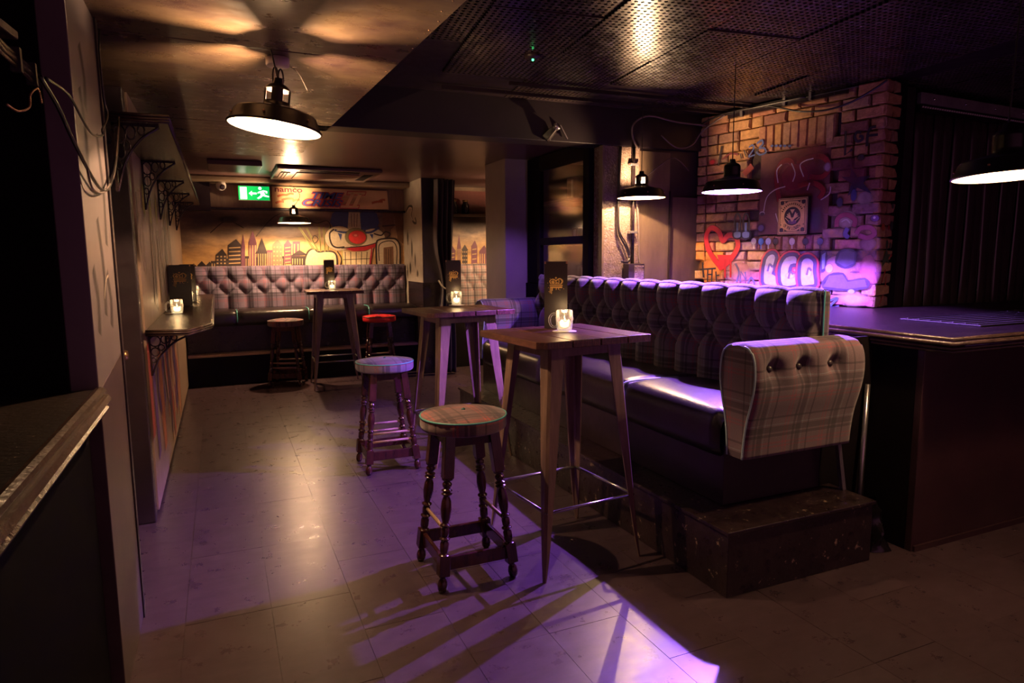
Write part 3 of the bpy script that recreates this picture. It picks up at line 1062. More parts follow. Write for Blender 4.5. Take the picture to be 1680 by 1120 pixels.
P.build('heart_graffiti', wbk)
P = Paint(gp, 0.00006, 0.0012)   # pair of slippers
for x in (1211, 1225):
    P.stroke(B_([(x - 4, 380), (x - 4, 360), (x, 350), (x + 5, 358), (x + 5, 380)]), 0.018, DK, 1, 0.2)
    P.stroke(B_([(x, 365), (x, 380)]), 0.03, (0.25, 0.38, 0.55), 1, 0.4, 0)
    P.blob(brick_at(x, 385), 0.055, 0.034, (0.25, 0.33, 0.5), 1, 0.35)
    P.stroke(B_([(x - 7, 378), (x - 6, 389), (x, 392), (x + 6, 389), (x + 7, 378)]), 0.012, DK, 1, 0.2)
P.build('slipper_graffiti', wbk)
P = Paint(gp, 0.00006, 0.0012)   # tags in pen
P.stroke(B_([(1216, 252), (1218, 260)]), 0.012, DK, 1, .2, 0)
P.stroke(B_([(1222, 246), (1226, 258)]), 0.012, DK, 1, .2, 0)
P.stroke(B_([(1230, 242), (1236, 238), (1238, 244), (1230, 257), (1240, 254)]), 0.014, BLU, 1, .2)
P.stroke(B_([(1243, 236), (1251, 230), (1253, 236), (1247, 243), (1255, 243), (1258, 250), (1248, 254), (1242, 249)]), 0.016, BLU, 1, .2)
for x in (1268, 1275, 1282, 1289, 1297):
    P.blob(brick_at(x, 239.5), 0.016, 0.012, BLU, 1, .3)
P.stroke(B_([(1186, 240), (1180, 272)]), 0.03, DK, .85, .5, 0)          # faded letters left of the lamp
P.stroke(B_([(1186, 262), (1200, 252), (1212, 254)]), 0.02, (.2, .02, .03), .85, .5)
P.blob(brick_at(1170, 266), .05, .035, RED, .8, .6)
P.stroke(B_([(1222, 286), (1236, 272)]), 0.07, (.42, .04, .04), .9, .4, 0)
P.stroke(B_([(1154, 430), (1156, 455)]), 0.02, DK, 1, .2, 0)            # THE
P.stroke(B_([(1150, 442), (1176, 440)]), 0.016, DK, 1, .2, 0)
for x in (1163, 1170):
    P.stroke(B_([(x, 440), (x - 1, 462)]), 0.016, DK, 1, .2, 0)
P.stroke(B_([(1163, 450), (1171, 450)]), 0.014, DK, 1, .2, 0)
P.stroke(B_([(1176, 445), (1177, 461), (1183, 460)]), 0.016, DK, 1, .2, 0)
P.stroke(B_([(1176, 452), (1182, 451)]), 0.014, DK, 1, .2, 0)
P.stroke(B_([(1208, 432), (1214, 446), (1210, 462)]), 0.02, VIO, 1, .2)
P.stroke(B_([(1216, 462), (1217, 445), (1226, 460), (1224, 446)]), 0.018, VIO, 1, .2, 0)
P.stroke(B_([(1228, 466), (1234, 455), (1240, 466)]), 0.018, VIO, 1, .2)
P.stroke(B_([(1415, 218), (1408, 217), (1404, 224), (1408, 232), (1416, 229), (1416, 224), (1411, 224)]), 0.024, DK, .95, .3)     # GF
P.stroke(B_([(1424, 240), (1425, 222), (1430, 210), (1439, 208)]), 0.024, DK, .95, .3)
P.stroke(B_([(1424, 223), (1442, 221)]), 0.02, DK, .95, .3, 0)
P.stroke(B_([(1389, 215), (1388, 255), (1400, 245)]), 0.022, DK, .9, .4, 0)
P.stroke(B_([(1360, 494), (1376, 488), (1362, 504), (1378, 502)]), 0.018, BLU, 1, .2)
P.build('pen_tags', wbk)
P = Paint(gp, 0.00006, 0.0012)   # big bubble letters along the bottom
for poly, c in (([(1252, 462), (1256, 425), (1268, 414), (1276, 422), (1270, 448), (1288, 450), (1290, 468), (1264, 470)], (.45, .40, .62)),
                ([(1284, 470), (1280, 440), (1290, 420), (1308, 418), (1312, 434), (1300, 436), (1298, 450), (1312, 452), (1312, 468)], (.50, .44, .66)),
                ([(1314, 468), (1314, 430), (1326, 420), (1338, 428), (1338, 444), (1340, 466), (1330, 470)], (.46, .40, .62))):
    w = B_(poly)
    P.stroke(w, 0.075, (.60, .06, .10), .9, .3, 3, True)
    P.fill(w, c)
    P.stroke(w, 0.035, (.07, .05, .13), 1, .3, 3, True)
for x, y, rx, rz in ((1298, 452, .05, .03), (1264, 440, .04, .05), (1328, 446, .035, .05)):
    P.blob(brick_at(x, y), rx, rz, (.70, .55, .52), .9, .5)
    P.stroke(B_([(x - 3, y + 5), (x, y - 6), (x + 5, y - 2)]), .02, VIO, 1, .3)
for pl, c in (([(1374, 430), (1380, 414), (1392, 410), (1404, 414), (1402, 432), (1388, 438)], VIO), ([(1352, 470), (1362, 452), (1384, 450), (1392, 462), (1420, 458), (1424, 470), (1390, 474)], (.14, .11, .26)), ([(1350, 418), (1356, 414), (1354, 440), (1350, 442)], (.25, .35, .6))):
    P.stroke(B_(pl), .03, (.06, .04, .12), .9, .4, 3, True)
    P.fill(B_(pl), c, .9)
for (x, y, rx, rz, c) in ((1362, 440, .035, .04, (.68, .5, .5)), (1398, 478, .03, .02, (.3, .42, .7))):
    P.blob(brick_at(x, y), rx, rz, c, .95, .3)
P.build('bubble_graffiti', wbk)
P = Paint(gp, 0.00006, 0.0012)   # red loops with chalk lines on the blocked opening
for lp in ([(1280, 330), (1275, 290), (1283, 268), (1298, 264), (1306, 282), (1300, 300), (1290, 310)], [(1318, 290), (1312, 268), (1330, 258), (1352, 258), (1362, 275), (1350, 290), (1330, 290)], [(1310, 305), (1335, 300), (1352, 312), (1345, 326)]):
    P.stroke(B_(lp), 0.05, (.30, .008, .02), .95, .3)
for lp in ([(1278, 300), (1276, 280), (1284, 270)], [(1300, 268), (1306, 284), (1302, 298)], [(1320, 290), (1314, 272), (1322, 264), (1336, 260)], [(1254, 350), (1259, 325), (1272, 312), (1290, 306)], [(1326, 312), (1330, 300)], [(1348, 328), (1362, 318), (1364, 306)], [(1274, 350), (1278, 365)]):
    P.stroke(B_(lp), 0.010, WHT, .9, .3)
P.blob(brick_at(1359, 274), .035, .045, (.55, .45, .5), .8, .6)
P.blob(brick_at(1250, 374), .05, .05, (.10, .06, .2), .9, .6)
P.blob(brick_at(1252, 350), .03, .02, (.7, .65, .65), .9, .3)
P.blob(brick_at(1252, 351), .022, .014, (.05, .02, .05), 1, .2)
for k, (x, c) in enumerate(((1238, WHT), (1250, (.12, .35, .75)), (1262, (.55, .6, .8)), (1274, (.05, .04, .03)), (1301, WHT), (1323, DK), (1347, (.06, .05, .14)))):
    P.blob(brick_at(x, 396), .03, .034, c, 1, .3)
    P.stroke(B_([(x, 398), (x, 408)]), .010, c, .9, .3, 0)
P.build('loop_graffiti', wbk)
P = Paint(gp, 0.00006, 0.0012)   # dark star and dots at the near edge
P.fill(B_([(1398, 275), (1408, 290), (1430, 288), (1418, 300), (1432, 318), (1408, 308), (1392, 322), (1398, 302), (1382, 290), (1396, 290)]), (.03, .02, .07), .9)
for lp, c in (([(1374, 372), (1376, 358), (1390, 352), (1404, 360), (1402, 372)], (.36, .05, .15)), ([(1406, 384), (1414, 374), (1430, 374), (1436, 384), (1424, 390), (1410, 386)], (.34, .05, .18)), ([(1392, 374), (1388, 384), (1394, 390)], (.12, .09, .35))):
    P.stroke(B_(lp), .045, c, .9, .35)
P.stroke(B_([(1382, 364), (1390, 360), (1396, 366)]), .016, WHT, .8, .4)
for x, y, rx, rz, c in ((1379, 332, .035, .05, (.05, .035, .14)), (1402, 320, .03, .06, (.05, .05, .25)), (1437, 358, .04, .03, (.2, .08, .35)), (1436, 357, .012, .012, (.8, .7, .9)), (1414, 258, .035, .03, (.03, .02, .03))):
    P.blob(brick_at(x, y), rx, rz, c, .9, .4)
P.build('star_graffiti', wbk)
ep = lambda s, z, h: BC - BN * s - BU * (0.006 + h) + Vector((0, 0, z))
P = Paint(ep, 0.00008)
for s, z_, rx, rz, c in ((.05, 1.68, .03, .03, (.5, .12, .04)), (.17, 1.69, .028, .04, (.05, .07, .05)), (.13, 1.68, .018, .022, (.4, .02, .03)), (.12, 1.56, .02, .035, (.06, .09, .05)), (.17, 1.55, .016, .028, (.07, .09, .05)), (.16, 1.47, .012, .016, (.45, .03, .03)), (.19, 1.48, .010, .014, (.45, .03, .03)), (.17, 1.83, .018, .022, (.1, .12, .1))):
    P.blob((s, z_), rx, rz, c, .95, .3)
P.fill([(.07, 1.44), (.10, 1.49), (.12, 1.53), (.14, 1.49), (.18, 1.49), (.15, 1.46), (.17, 1.42), (.12, 1.44), (.07, 1.40)], (.07, .10, .05))
P.stroke([(.12, 1.38), (.08, 1.29), (.14, 1.33), (.13, 1.26)], .016, (.42, .05, .03), 1, .2, 0)
P.stroke([(.11, 1.2), (.05, 1.12)], .010, (.42, .05, .03), 1, .2, 0)
P.build('end_graffiti', wbk)

# ---- framed gold poster on the pier
pc = [brick_at(*p) for p in ((1283, 327), (1333, 321), (1329, 384), (1278, 386))]
s0, s1 = pc[0][0], (pc[1][0] + pc[2][0]) / 2
z0, z1 = (pc[2][1] + pc[3][1]) / 2, (pc[0][1] + pc[1][1]) / 2
cs_, cz_ = (s0 + s1) / 2, (z0 + z1) / 2
hw, hh = abs(s0 - s1) / 2, (z1 - z0) / 2
base = BC + BU * cs_ + BN * 0.012 + Vector((0, 0, z0))
t = thing('poster', 'framed gold poster with a chevron emblem hanging on the graffiti bricks', 'poster', base)
qq = lambda a, b, h: BC + BU * (cs_ - a) + BN * (0.012 + h) + Vector((0, 0, cz_ + b))
MB().prism([qq(-hw, -hh, 0), qq(hw, -hh, 0), qq(hw, hh, 0), qq(-hw, hh, 0)], BN * 0.035).build('canvas', 'poster_edge', t, bevel=0.002)
MB().prism([qq(-hw + .004, -hh + .004, .0352), qq(hw - .004, -hh + .004, .0352), qq(hw - .004, hh - .004, .0352), qq(-hw + .004, hh - .004, .0352)], BN * 0.001).build('gold_face', 'poster_gold', t)
P = Paint(lambda a, b, h: qq(a, b, 0.0365 + h), 0.00005)
IN = (0.025, 0.008, 0.03)
for k in (0.92, 0.82):
    P.stroke([(-hw * k, -hh * k), (hw * k, -hh * k), (hw * k, hh * k), (-hw * k, hh * k)], .006, IN, 1, 0, 0, True)
for sx in (-1, 1):
    for sz in (-1, 1):
        P.blob((sx * hw * .70, sz * hh * .73), .018, .018, IN, 1, .2)
        P.fill([(sx * hw * .78, sz * hh * .5), (sx * hw * .78, sz * hh * .4), (sx * hw * .70, sz * hh * .46)], IN)
        P.fill([(sx * hw * .5, sz * hh * .80), (sx * hw * .3, sz * hh * .80), (sx * hw * .5, sz * hh * .70)], IN)
ro = hh * .50
P.blob((0, 0), ro * .98, ro, IN, 1, 0.02, 32)
P.blob((0, -ro * .62), ro * .7, ro * .34, (.22, .10, .30), .8, .3)
G_ = (.80, .55, .30)
for sx in (-1, 1):
    for k, (a0_, b0_) in enumerate(((.34, .42), (.52, .28), (.62, .05))):
        P.fill([(sx * ro * a0_, ro * b0_), (sx * ro * (a0_ + .13), ro * (b0_ - .08)), (sx * ro * .06, ro * (-.62 + .1 * k)), (sx * ro * .0, ro * (-.50 + .16 * k))], G_)
    P.stroke([(sx * ro * .85, -ro * .15), (sx * ro * .4, -ro * .55)], .006, G_, 1, 0, 0)
P.fill([(-ro * .28, ro * .72), (ro * .28, ro * .72), (0, ro * .25)], G_)
for k in range(13):       # the worn lettering round the top can no longer be read
    an = math.radians(155 - k * 10)
    P.stroke([(math.cos(an) * ro * 1.22, math.sin(an) * ro * 1.22), (math.cos(an) * ro * 1.42, math.sin(an) * ro * 1.42)], .008, IN, .85, 0, 0)
P.build('print', t)
for k, chh in enumerate('OF THE LONDON'):
    if chh == ' ':
        continue
    an = math.radians(-140 + k * 6.6)
    me = text_mesh(chh, 0.035)
    ax = (-BU) * -math.sin(an) + Vector((0, 0, 1)) * math.cos(an)
    ay = -((-BU) * math.cos(an) + Vector((0, 0, 1)) * math.sin(an))
    put_text('letter', t, me, 'poster_edge', qq(math.cos(an) * ro * 1.48, math.sin(an) * ro * 1.48, .0372), ax, ay, BN)

# ---- mural on the back wall
YM = YB - 0.002
mp = lambda x, z, h: Vector((x, YM - h, z))


def M_(pts):
    return [(v.x, v.z) for v in (aty(px, py, YM) for px, py in pts)]


P = Paint(mp, 0.00006)
K = (0.035, 0.02, 0.02)
LT = (0.62, 0.40, 0.18)
PUR = (0.16, 0.05, 0.09)


def tower(x0, x1, y0, y1, c, win='h', roof=None, n=5):
    P.fill(M_([(x0, y1), (x1, y1), (x1, y0), (x0, y0)]), c)
    if roof == 'gable':
        P.fill(M_([(x0 - 1, y0), (x1 + 1, y0), ((x0 + x1) / 2, y0 - 9)]), c)
    if roof == 'slope':
        P.fill(M_([(x0, y0), (x1, y0), ((x0 * .4 + x1 * .6), y0 - 10)]), c)
    if roof == 'spire':
        P.fill(M_([(x0, y0), (x1, y0), ((x0 + x1) / 2, y0 - 20)]), c)
    w = x1 - x0
    if win == 'h':
        for k in range(n):
            yy = y0 + (y1 - y0) * (k + .35) / n
            P.fill(M_([(x0 + 1.5, yy + 1.5), (x1 - 1.5, yy + .5), (x1 - 1.5, yy + 2.4), (x0 + 1.5, yy + 3.4)]), LT, .8)
    if win == 'v':
        for k in range(n):
            xx = x0 + w * (k + .3) / n
            P.fill(M_([(xx, y0 + 4), (xx + w * .4 / n, y0 + 4), (xx + w * .4 / n, y1 - 2), (xx, y1 - 2)]), LT, .8)
    if win == 'g':
        for k in range(n):
            for j in range(3):
                xx, yy = x0 + w * (j + .25) / 3, y0 + (y1 - y0) * (k + .3) / n
                P.fill(M_([(xx, yy), (xx + w * .16, yy), (xx + w * .16, yy + 2.4), (xx, yy + 2.4)]), LT, .8)


for x, y, rx, rz in ((420, 365, .9, .16), (370, 380, .5, .1), (480, 385, .6, .1), (340, 355, .4, .1), (600, 380, .4, .2)):
    P.blob(M_([(x, y)])[0], rx, rz, (.09, .055, .05), .55, .8)
for x, y in ((500, 405), (455, 420), (530, 425), (400, 432)):
    P.blob(M_([(x, y)])[0], .35, .14, (.85, .60, .24), .6, .8)
P.blob(M_([(376, 360)])[0], .14, .05, (.03, .02, .02), .8, .6)
P.stroke(M_([(345, 382), (372, 362), (400, 374)]), .012, (.05, .03, .03), .7, .4)
P.stroke(M_([(420, 388), (450, 355), (490, 340)]), .010, (.05, .03, .03), .6, .4)
for k, (x, y) in enumerate(((318, 436), (331, 432), (344, 433))):
    P.fill(M_([(x - 7, 440), (x + 7, 440), (x + 7, y + 3), (x, y - 4), (x - 7, y + 3)]), K)
for x0, x1, y0 in ((346, 354, 428), (370, 376, 424), (402, 409, 420), (441, 449, 424), (462, 468, 420), (500, 506, 428), (390, 400, 426), (419, 425, 422)):
    tower(x0, x1, y0, 440, K, 'v', None, 2)
tower(354, 372, 418, 440, K, 'g', 'slope', 4)
tower(374, 396, 402, 440, K, 'h', 'slope', 6)
tower(396, 402, 404, 440, PUR, None, 'spire')
tower(408, 421, 398, 440, PUR, 'v', 'spire', 3)
tower(422, 437, 410, 440, K, 'v', 'spire', 4)
P.fill(M_([(418, 416), (441, 416), (430, 402)]), K)
tower(438, 447, 410, 440, PUR, 'v', None, 3)
tower(447, 463, 402, 438, (.24, .16, .10), 'g', 'gable', 5)
tower(466, 478, 402, 432, PUR, 'h', 'gable', 5)
tower(480, 492, 396, 420, PUR, 'v', None, 2)
P.fill(M_([(476, 420), (505, 418), (491, 410)]), K)
tower(478, 502, 420, 436, K, 'v', None, 6)
# the stump of a torn hand with sticks
ST = (.72, .58, .34)
P.fill(M_([(500, 440), (500, 426), (506, 412), (515, 408), (522, 413), (534, 412), (546, 413), (552, 420), (553, 440)]), ST)
P.stroke(M_([(500, 440), (500, 426), (506, 412), (515, 408), (522, 413), (534, 412), (546, 413), (552, 420), (553, 440)]), .022, K, 1, .15)
for a, b in (((522, 412), (503, 374)), ((517, 410), (495, 378)), ((526, 413), (523, 368)), ((533, 413), (531, 372)), ((538, 412), (541, 370)), ((513, 408), (490, 372))):
    P.stroke(M_([a, b]), .022, (.42, .40, .12), .9, .3, 0)
    P.stroke(M_([a, b]), .008, K, 1, .2, 0)
P.stroke(M_([(505, 360), (520, 366), (536, 362), (542, 372), (538, 392)]), .010, K, .9, .2)
P.stroke(M_([(512, 392), (516, 386), (522, 392), (516, 399), (512, 392)]), .010, K, .9, .2)
# snarling clown-like painted face
WH = (.66, .55, .38)
BH = (.05, .07, .22)
P.fill(M_([(541, 365), (545, 350), (552, 346), (572, 348), (570, 378), (552, 379)]), BH)
P.fill(M_([(590, 378), (590, 350), (600, 346), (618, 350), (622, 365), (616, 380), (600, 383)]), BH)
P.fill(M_([(572, 346), (590, 346), (592, 376), (580, 381), (570, 377)]), WH, .8)
for k in range(3):
    P.stroke(M_([(576 + k * 5, 350), (577 + k * 4, 372)]), .010, (.2, .14, .12), .8, .3, 0)
P.blob(M_([(557, 391)])[0], .20, .17, WH, 1, .08, 24)
P.blob(M_([(613, 390)])[0], .16, .13, WH, 1, .08, 24)
P.fill(M_([(556, 398), (560, 382), (575, 384), (605, 384), (620, 388), (622, 398), (600, 402), (585, 404), (570, 404)]), WH)
P.stroke(M_([(541, 392), (545, 402), (553, 406), (565, 405)]), .022, K, 1, .15)
P.stroke(M_([(541, 392), (541, 382), (548, 376)]), .022, K, 1, .15)
P.stroke(M_([(549, 377), (562, 381), (578, 380)]), .030, BH, 1, .2)
P.stroke(M_([(594, 381), (608, 381), (622, 373)]), .030, BH, 1, .2)
P.stroke(M_([(552, 378), (566, 378)]), .012, WH, 1, .2, 0)
P.stroke(M_([(600, 378), (612, 376)]), .012, WH, 1, .2, 0)
P.fill(M_([(554, 382), (561, 384), (559, 395)]), BH)
P.fill(M_([(606, 384), (612, 384), (611, 392)]), BH)
P.blob(M_([(584, 388.5)])[0], .155, .125, (.18, .16, .07), 1, .1, 24)
P.blob(M_([(586, 389)])[0], .125, .095, (.58, .03, .03), 1, .12, 24)
P.blob(M_([(583, 386)])[0], .05, .03, (.72, .20, .16), .7, .7)
P.fill(M_([(566, 408), (580, 405), (600, 404), (622, 397), (614, 406), (598, 411), (580, 412)]), (.50, .02, .03))
P.stroke(M_([(560, 407), (580, 405), (600, 403), (624, 396)]), .014, K, 1, .15)
P.fill(M_([(562, 440), (560, 410), (575, 413), (600, 412), (612, 406), (606, 440)]), (.70, .55, .33))
for k in range(5):
    P.stroke(M_([(566 + k * 9, 413), (567 + k * 8.5, 440)]), .010, K, .9, .15, 0)
P.stroke(M_([(562, 426), (608, 424)]), .010, K, .9, .15, 0)
P.stroke(M_([(610, 406), (606, 438)]), .022, (.45, .02, .05), 1, .2, 0)
P.stroke(M_([(561, 410), (563, 440)]), .014, (.45, .42, .10), 1, .2, 0)
P.stroke(M_([(553, 412), (560, 425), (556, 440)]), .016, K, 1, .2)
# a mallet gripped beside the face
P.fill(M_([(628, 345), (646, 345), (646, 372), (641, 376), (640, 392), (632, 392), (631, 376), (627, 372)]), (.16, .08, .05))
P.stroke(M_([(627, 371), (648, 369)]), .02, K, 1, .15, 0)
P.fill(M_([(618, 440), (617, 402), (622, 393), (640, 391), (650, 393), (656, 405), (656, 440)]), WH)
P.stroke(M_([(618, 440), (617, 402), (622, 393), (640, 391), (650, 393), (656, 405), (656, 440)]), .024, K, 1, .15)
P.stroke(M_([(622, 428), (621, 406), (626, 398), (640, 395), (648, 400), (651, 412), (650, 438)]), .014, K, 1, .15)
P.fill(M_([(629, 440), (629, 406), (645, 404), (646, 440)]), (.25, .13, .07))
for k in range(3):
    P.stroke(M_([(633 + k * 4, 408), (633 + k * 4, 438)]), .007, K, .9, .15, 0)
P.stroke(M_([(613, 383), (625, 386), (632, 380), (640, 384), (632, 392)]), .02, K, 1, .15)
P.fill(M_([(645, 345), (662, 345), (661, 400), (652, 392)]), (.20, .10, .05), .8)
P.build('mural_painting', wb)
# skyline seen through the gap on the right
P = Paint(mp, 0.00006)
P.blob(M_([(768, 360)])[0], .45, .22, (.10, .06, .05), .7, .8)
P.blob(M_([(768, 425)])[0], .45, .16, (.85, .52, .18), .7, .7)
for x0, x1, y0, w, r in ((737, 747, 412, 'h', 'gable'), (750, 756, 404, 'v', 'spire'), (758, 767, 410, 'g', 'gable'), (773, 783, 404, 'h', 'slope'), (786, 800, 412, 'v', 'slope')):
    tower(x0, x1, y0, 436, PUR if w != 'g' else K, w, r, 4)
P.build('mural_painting', wb)

# ---- arcade sign
sg = [aty(*p, 9.0) for p in ((446, 305), (635, 313), (638, 344), (447, 341))]
t = thing('arcade_sign', 'long orange arcade sign with blue and red lettering over the mural', 'sign', ((sg[0].x + sg[1].x) / 2, 9.03, sg[3].z))
m = MB()
m.prism(sg, (0, 0.045, 0))
m.build('sign_box', 'marquee', t, bevel=0.004)


def S_(px, py, h=0.0):
    return aty(px, py, 9.0 - 0.003 - h)


P = Paint(lambda x, z, h: Vector((x, 8.9995 - h, z)), 0.00006)
for (x, y, l) in ((455, 322, 16), (462, 328, 20), (452, 333, 14), (470, 320, 12), (480, 330, 12), (610, 333, 18), (622, 330, 10)):
    a, b = S_(x, y), S_(x + l, y - 2)
    P.stroke([(a.x, a.z), ((a.x + b.x) / 2, a.z + .02), (b.x, b.z)], .035, (.72, .16, .06), .7, .6)
P.blob((S_(540, 328).x, S_(540, 328).z), .7, .1, (.70, .45, .22), .5, .6)
P.build('flame_print', t)
a, b = S_(450, 314), S_(496, 314.5)
me = text_mesh('namco', 0.12, 0, 0.001, 0.002, 1.3)
wmax = max(v.co.x for v in me.vertices)
me.transform(Matrix.Diagonal(((b.x - a.x) / wmax, 0.8, 1, 1)))
matp = surf('sign_purple', (.20, .02, .05), (.22, .02, .06), .5)
put_text('lettering', t, me, 'sign_purple', a, (1, 0, -0.01), (0, 0, 1), (0, -1, 0))
surf('sign_blue', (.03, .05, .25), (.05, .09, .36), .5)
surf('sign_red', (.42, .02, .03), (.45, .03, .04), .5)


def logo(body, px0, px1, py, hpx, shear, mat, off, lift):
    a, b, c = S_(px0, py, lift), S_(px1, py + (px1 - px0) * 0.03, lift), S_(px0, py - hpx, lift)
    me = text_mesh(body, 0.1, shear, 0.001, off)
    xs = [v.co.x for v in me.vertices]
    ys = [v.co.y for v in me.vertices]
    me.transform(Matrix.Translation((-min(xs), -min(ys), 0)))
    me.transform(Matrix.Diagonal(((b.x - a.x) / (max(xs) - min(xs)), (c.z - a.z) / (max(ys) - min(ys)), 1, 1)))
    put_text('lettering', t, me, mat, a, Vector((b.x - a.x, 0, b.z - a.z)).normalized(), (0, 0, 1), (0, -1, 0))


logo('TIME', 511, 566, 326.5, 12.5, .35, 'sign_red', .010, .001)
logo('TIME', 513, 564, 325.5, 10.5, .35, 'sign_blue', .002, .003)
logo('CRISIS', 495, 565, 338.5, 13.5, .35, 'sign_red', .010, .001)
logo('CRISIS', 497, 563, 337.3, 11, .35, 'sign_blue', .002, .003)
def numeral(mat, grow, lift):
    m = MB()
    for q in ([(567, 314.5), (596, 315.5), (594, 319.5), (565.5, 318.5)], [(556, 336.5), (585, 337.5), (583.5, 341.5), (554, 340.5)],
              [(572, 317), (578, 317), (568, 338), (562, 338)], [(584, 317.5), (590.5, 317.5), (580.5, 339), (574, 339)]):
        cx_, cy_ = sum(p[0] for p in q) / 4, sum(p[1] for p in q) / 4
        m.prism([S_(p[0] + 4 + (grow if p[0] > cx_ else -grow), p[1] + (grow if p[1] > cy_ else -grow), lift) for p in q], (0, -.001, 0))
    m.build('numeral', mat, t)


numeral('sign_red', 1.3, .0065)
numeral('marquee', 0, .008)

# ---- running-man exit sign
ex = [aty(*p, 8.86) for p in ((390, 304), (442, 305), (443, 329), (391, 328))]
cx, w2, zb, zt = (ex[0].x + ex[1].x) / 2, (ex[1].x - ex[0].x) / 2, ex[3].z, ex[0].z
t = thing('exit_sign', 'lit green running man exit sign left of the orange arcade sign', 'sign', (cx, 8.9, zb))
MB().box((cx - w2, 8.862, zb), (cx + w2, 8.93, zt)).build('sign_case', 'white_plastic', t, bevel=0.003)
MB().box((cx - w2 + .004, 8.857, zb + .004), (cx + w2 - .004, 8.862, zt - .004)).build('green_face', 'exit_green', t)
Hh = zt - zb
e1 = lambda u, v: Vector((cx - w2 + u * 2 * w2, 8.8565, zb + v * Hh))
def pict(name, pts):
    MB().prism([e1(*p) for p in pts], (0, -0.0012, 0)).build(name, 'exit_white', t)
pict('door_symbol', [(.06, .08), (.27, .08), (.27, .90), (.06, .90)])
pict('arrow', [(.33, .48), (.43, .66), (.43, .54), (.58, .54), (.58, .42), (.43, .42), (.43, .30)])
m = MB()
for pts in ([(.66, .62), (.80, .72), (.84, .44), (.72, .36)], [(.72, .42), (.66, .28), (.58, .16), (.63, .10), (.72, .20), (.80, .38)], [(.80, .44), (.90, .36), (.97, .32), (.97, .24), (.86, .26), (.74, .34)],
            [(.80, .72), (.92, .66), (.92, .50), (.87, .50), (.86, .60), (.78, .64)], [(.66, .64), (.60, .52), (.63, .48), (.72, .56)]):
    m.prism([e1(*p) for p in pts], (0, -0.0012, 0))
m.prism([e1(.69 + .055 * math.cos(a * PI / 5), .84 + .11 * math.sin(a * PI / 5)) for a in range(10)], (0, -0.0012, 0))
m.build('running_man', 'exit_white', t)

# ---- air conditioning cassette in the back ceiling
t = thing('air_conditioner', 'square ceiling air conditioner cassette above the exit sign', 'air conditioner', (1.18, 8.1, ZB - 0.05))
MB().box((0.62, 7.55, ZB - 0.04), (1.74, 8.62, ZB - 0.001)).build('frame', 'ac_grey', t, bevel=0.015)
MB().box((0.84, 7.78, ZB - 0.052), (1.52, 8.40, ZB - 0.038)).build('grille', 'ac_grey', t, bevel=0.006)
for lo, hi in (((0.68, 7.80), (0.78, 8.38)), ((1.58, 7.80), (1.68, 8.38)), ((0.86, 7.62), (1.5, 7.71)), ((0.86, 8.46), (1.5, 8.55))):
    v = MB().box((*lo, ZB - 0.043), (*hi, ZB - 0.036)).build('vent', 'black_matt', t)
for k in range(3):
    MB().bar((0.69 + k * .035, 7.82, ZB - 0.05), (0.69 + k * .035, 8.36, ZB - 0.05), (0.012, 0.002)).build('louvre', 'ac_grey', t)

# ---- security camera
t = thing('security_camera', 'small white dome security camera beside the exit sign', 'camera', (0.075, 8.86, 2.3))
MB().lathe([(0.001, 0.1), (0.05, 0.1), (0.05, 0.02), (0.001, 0.02)], 16, (0.075, 8.86, 2.37)).build('mount', 'white_plastic', t)
MB().ball((0.075, 8.84, 2.36), 0.06, 16).build('dome', 'white_plastic', t)
MB().lathe([(0.001, 0.055), (0.028, 0.055), (0.032, 0.066), (0.024, 0.07), (0.001, 0.068)], 14, (0.075, 8.84, 2.36), (0.25, -0.9, -0.35)).build('lens', 'black_gloss', t)
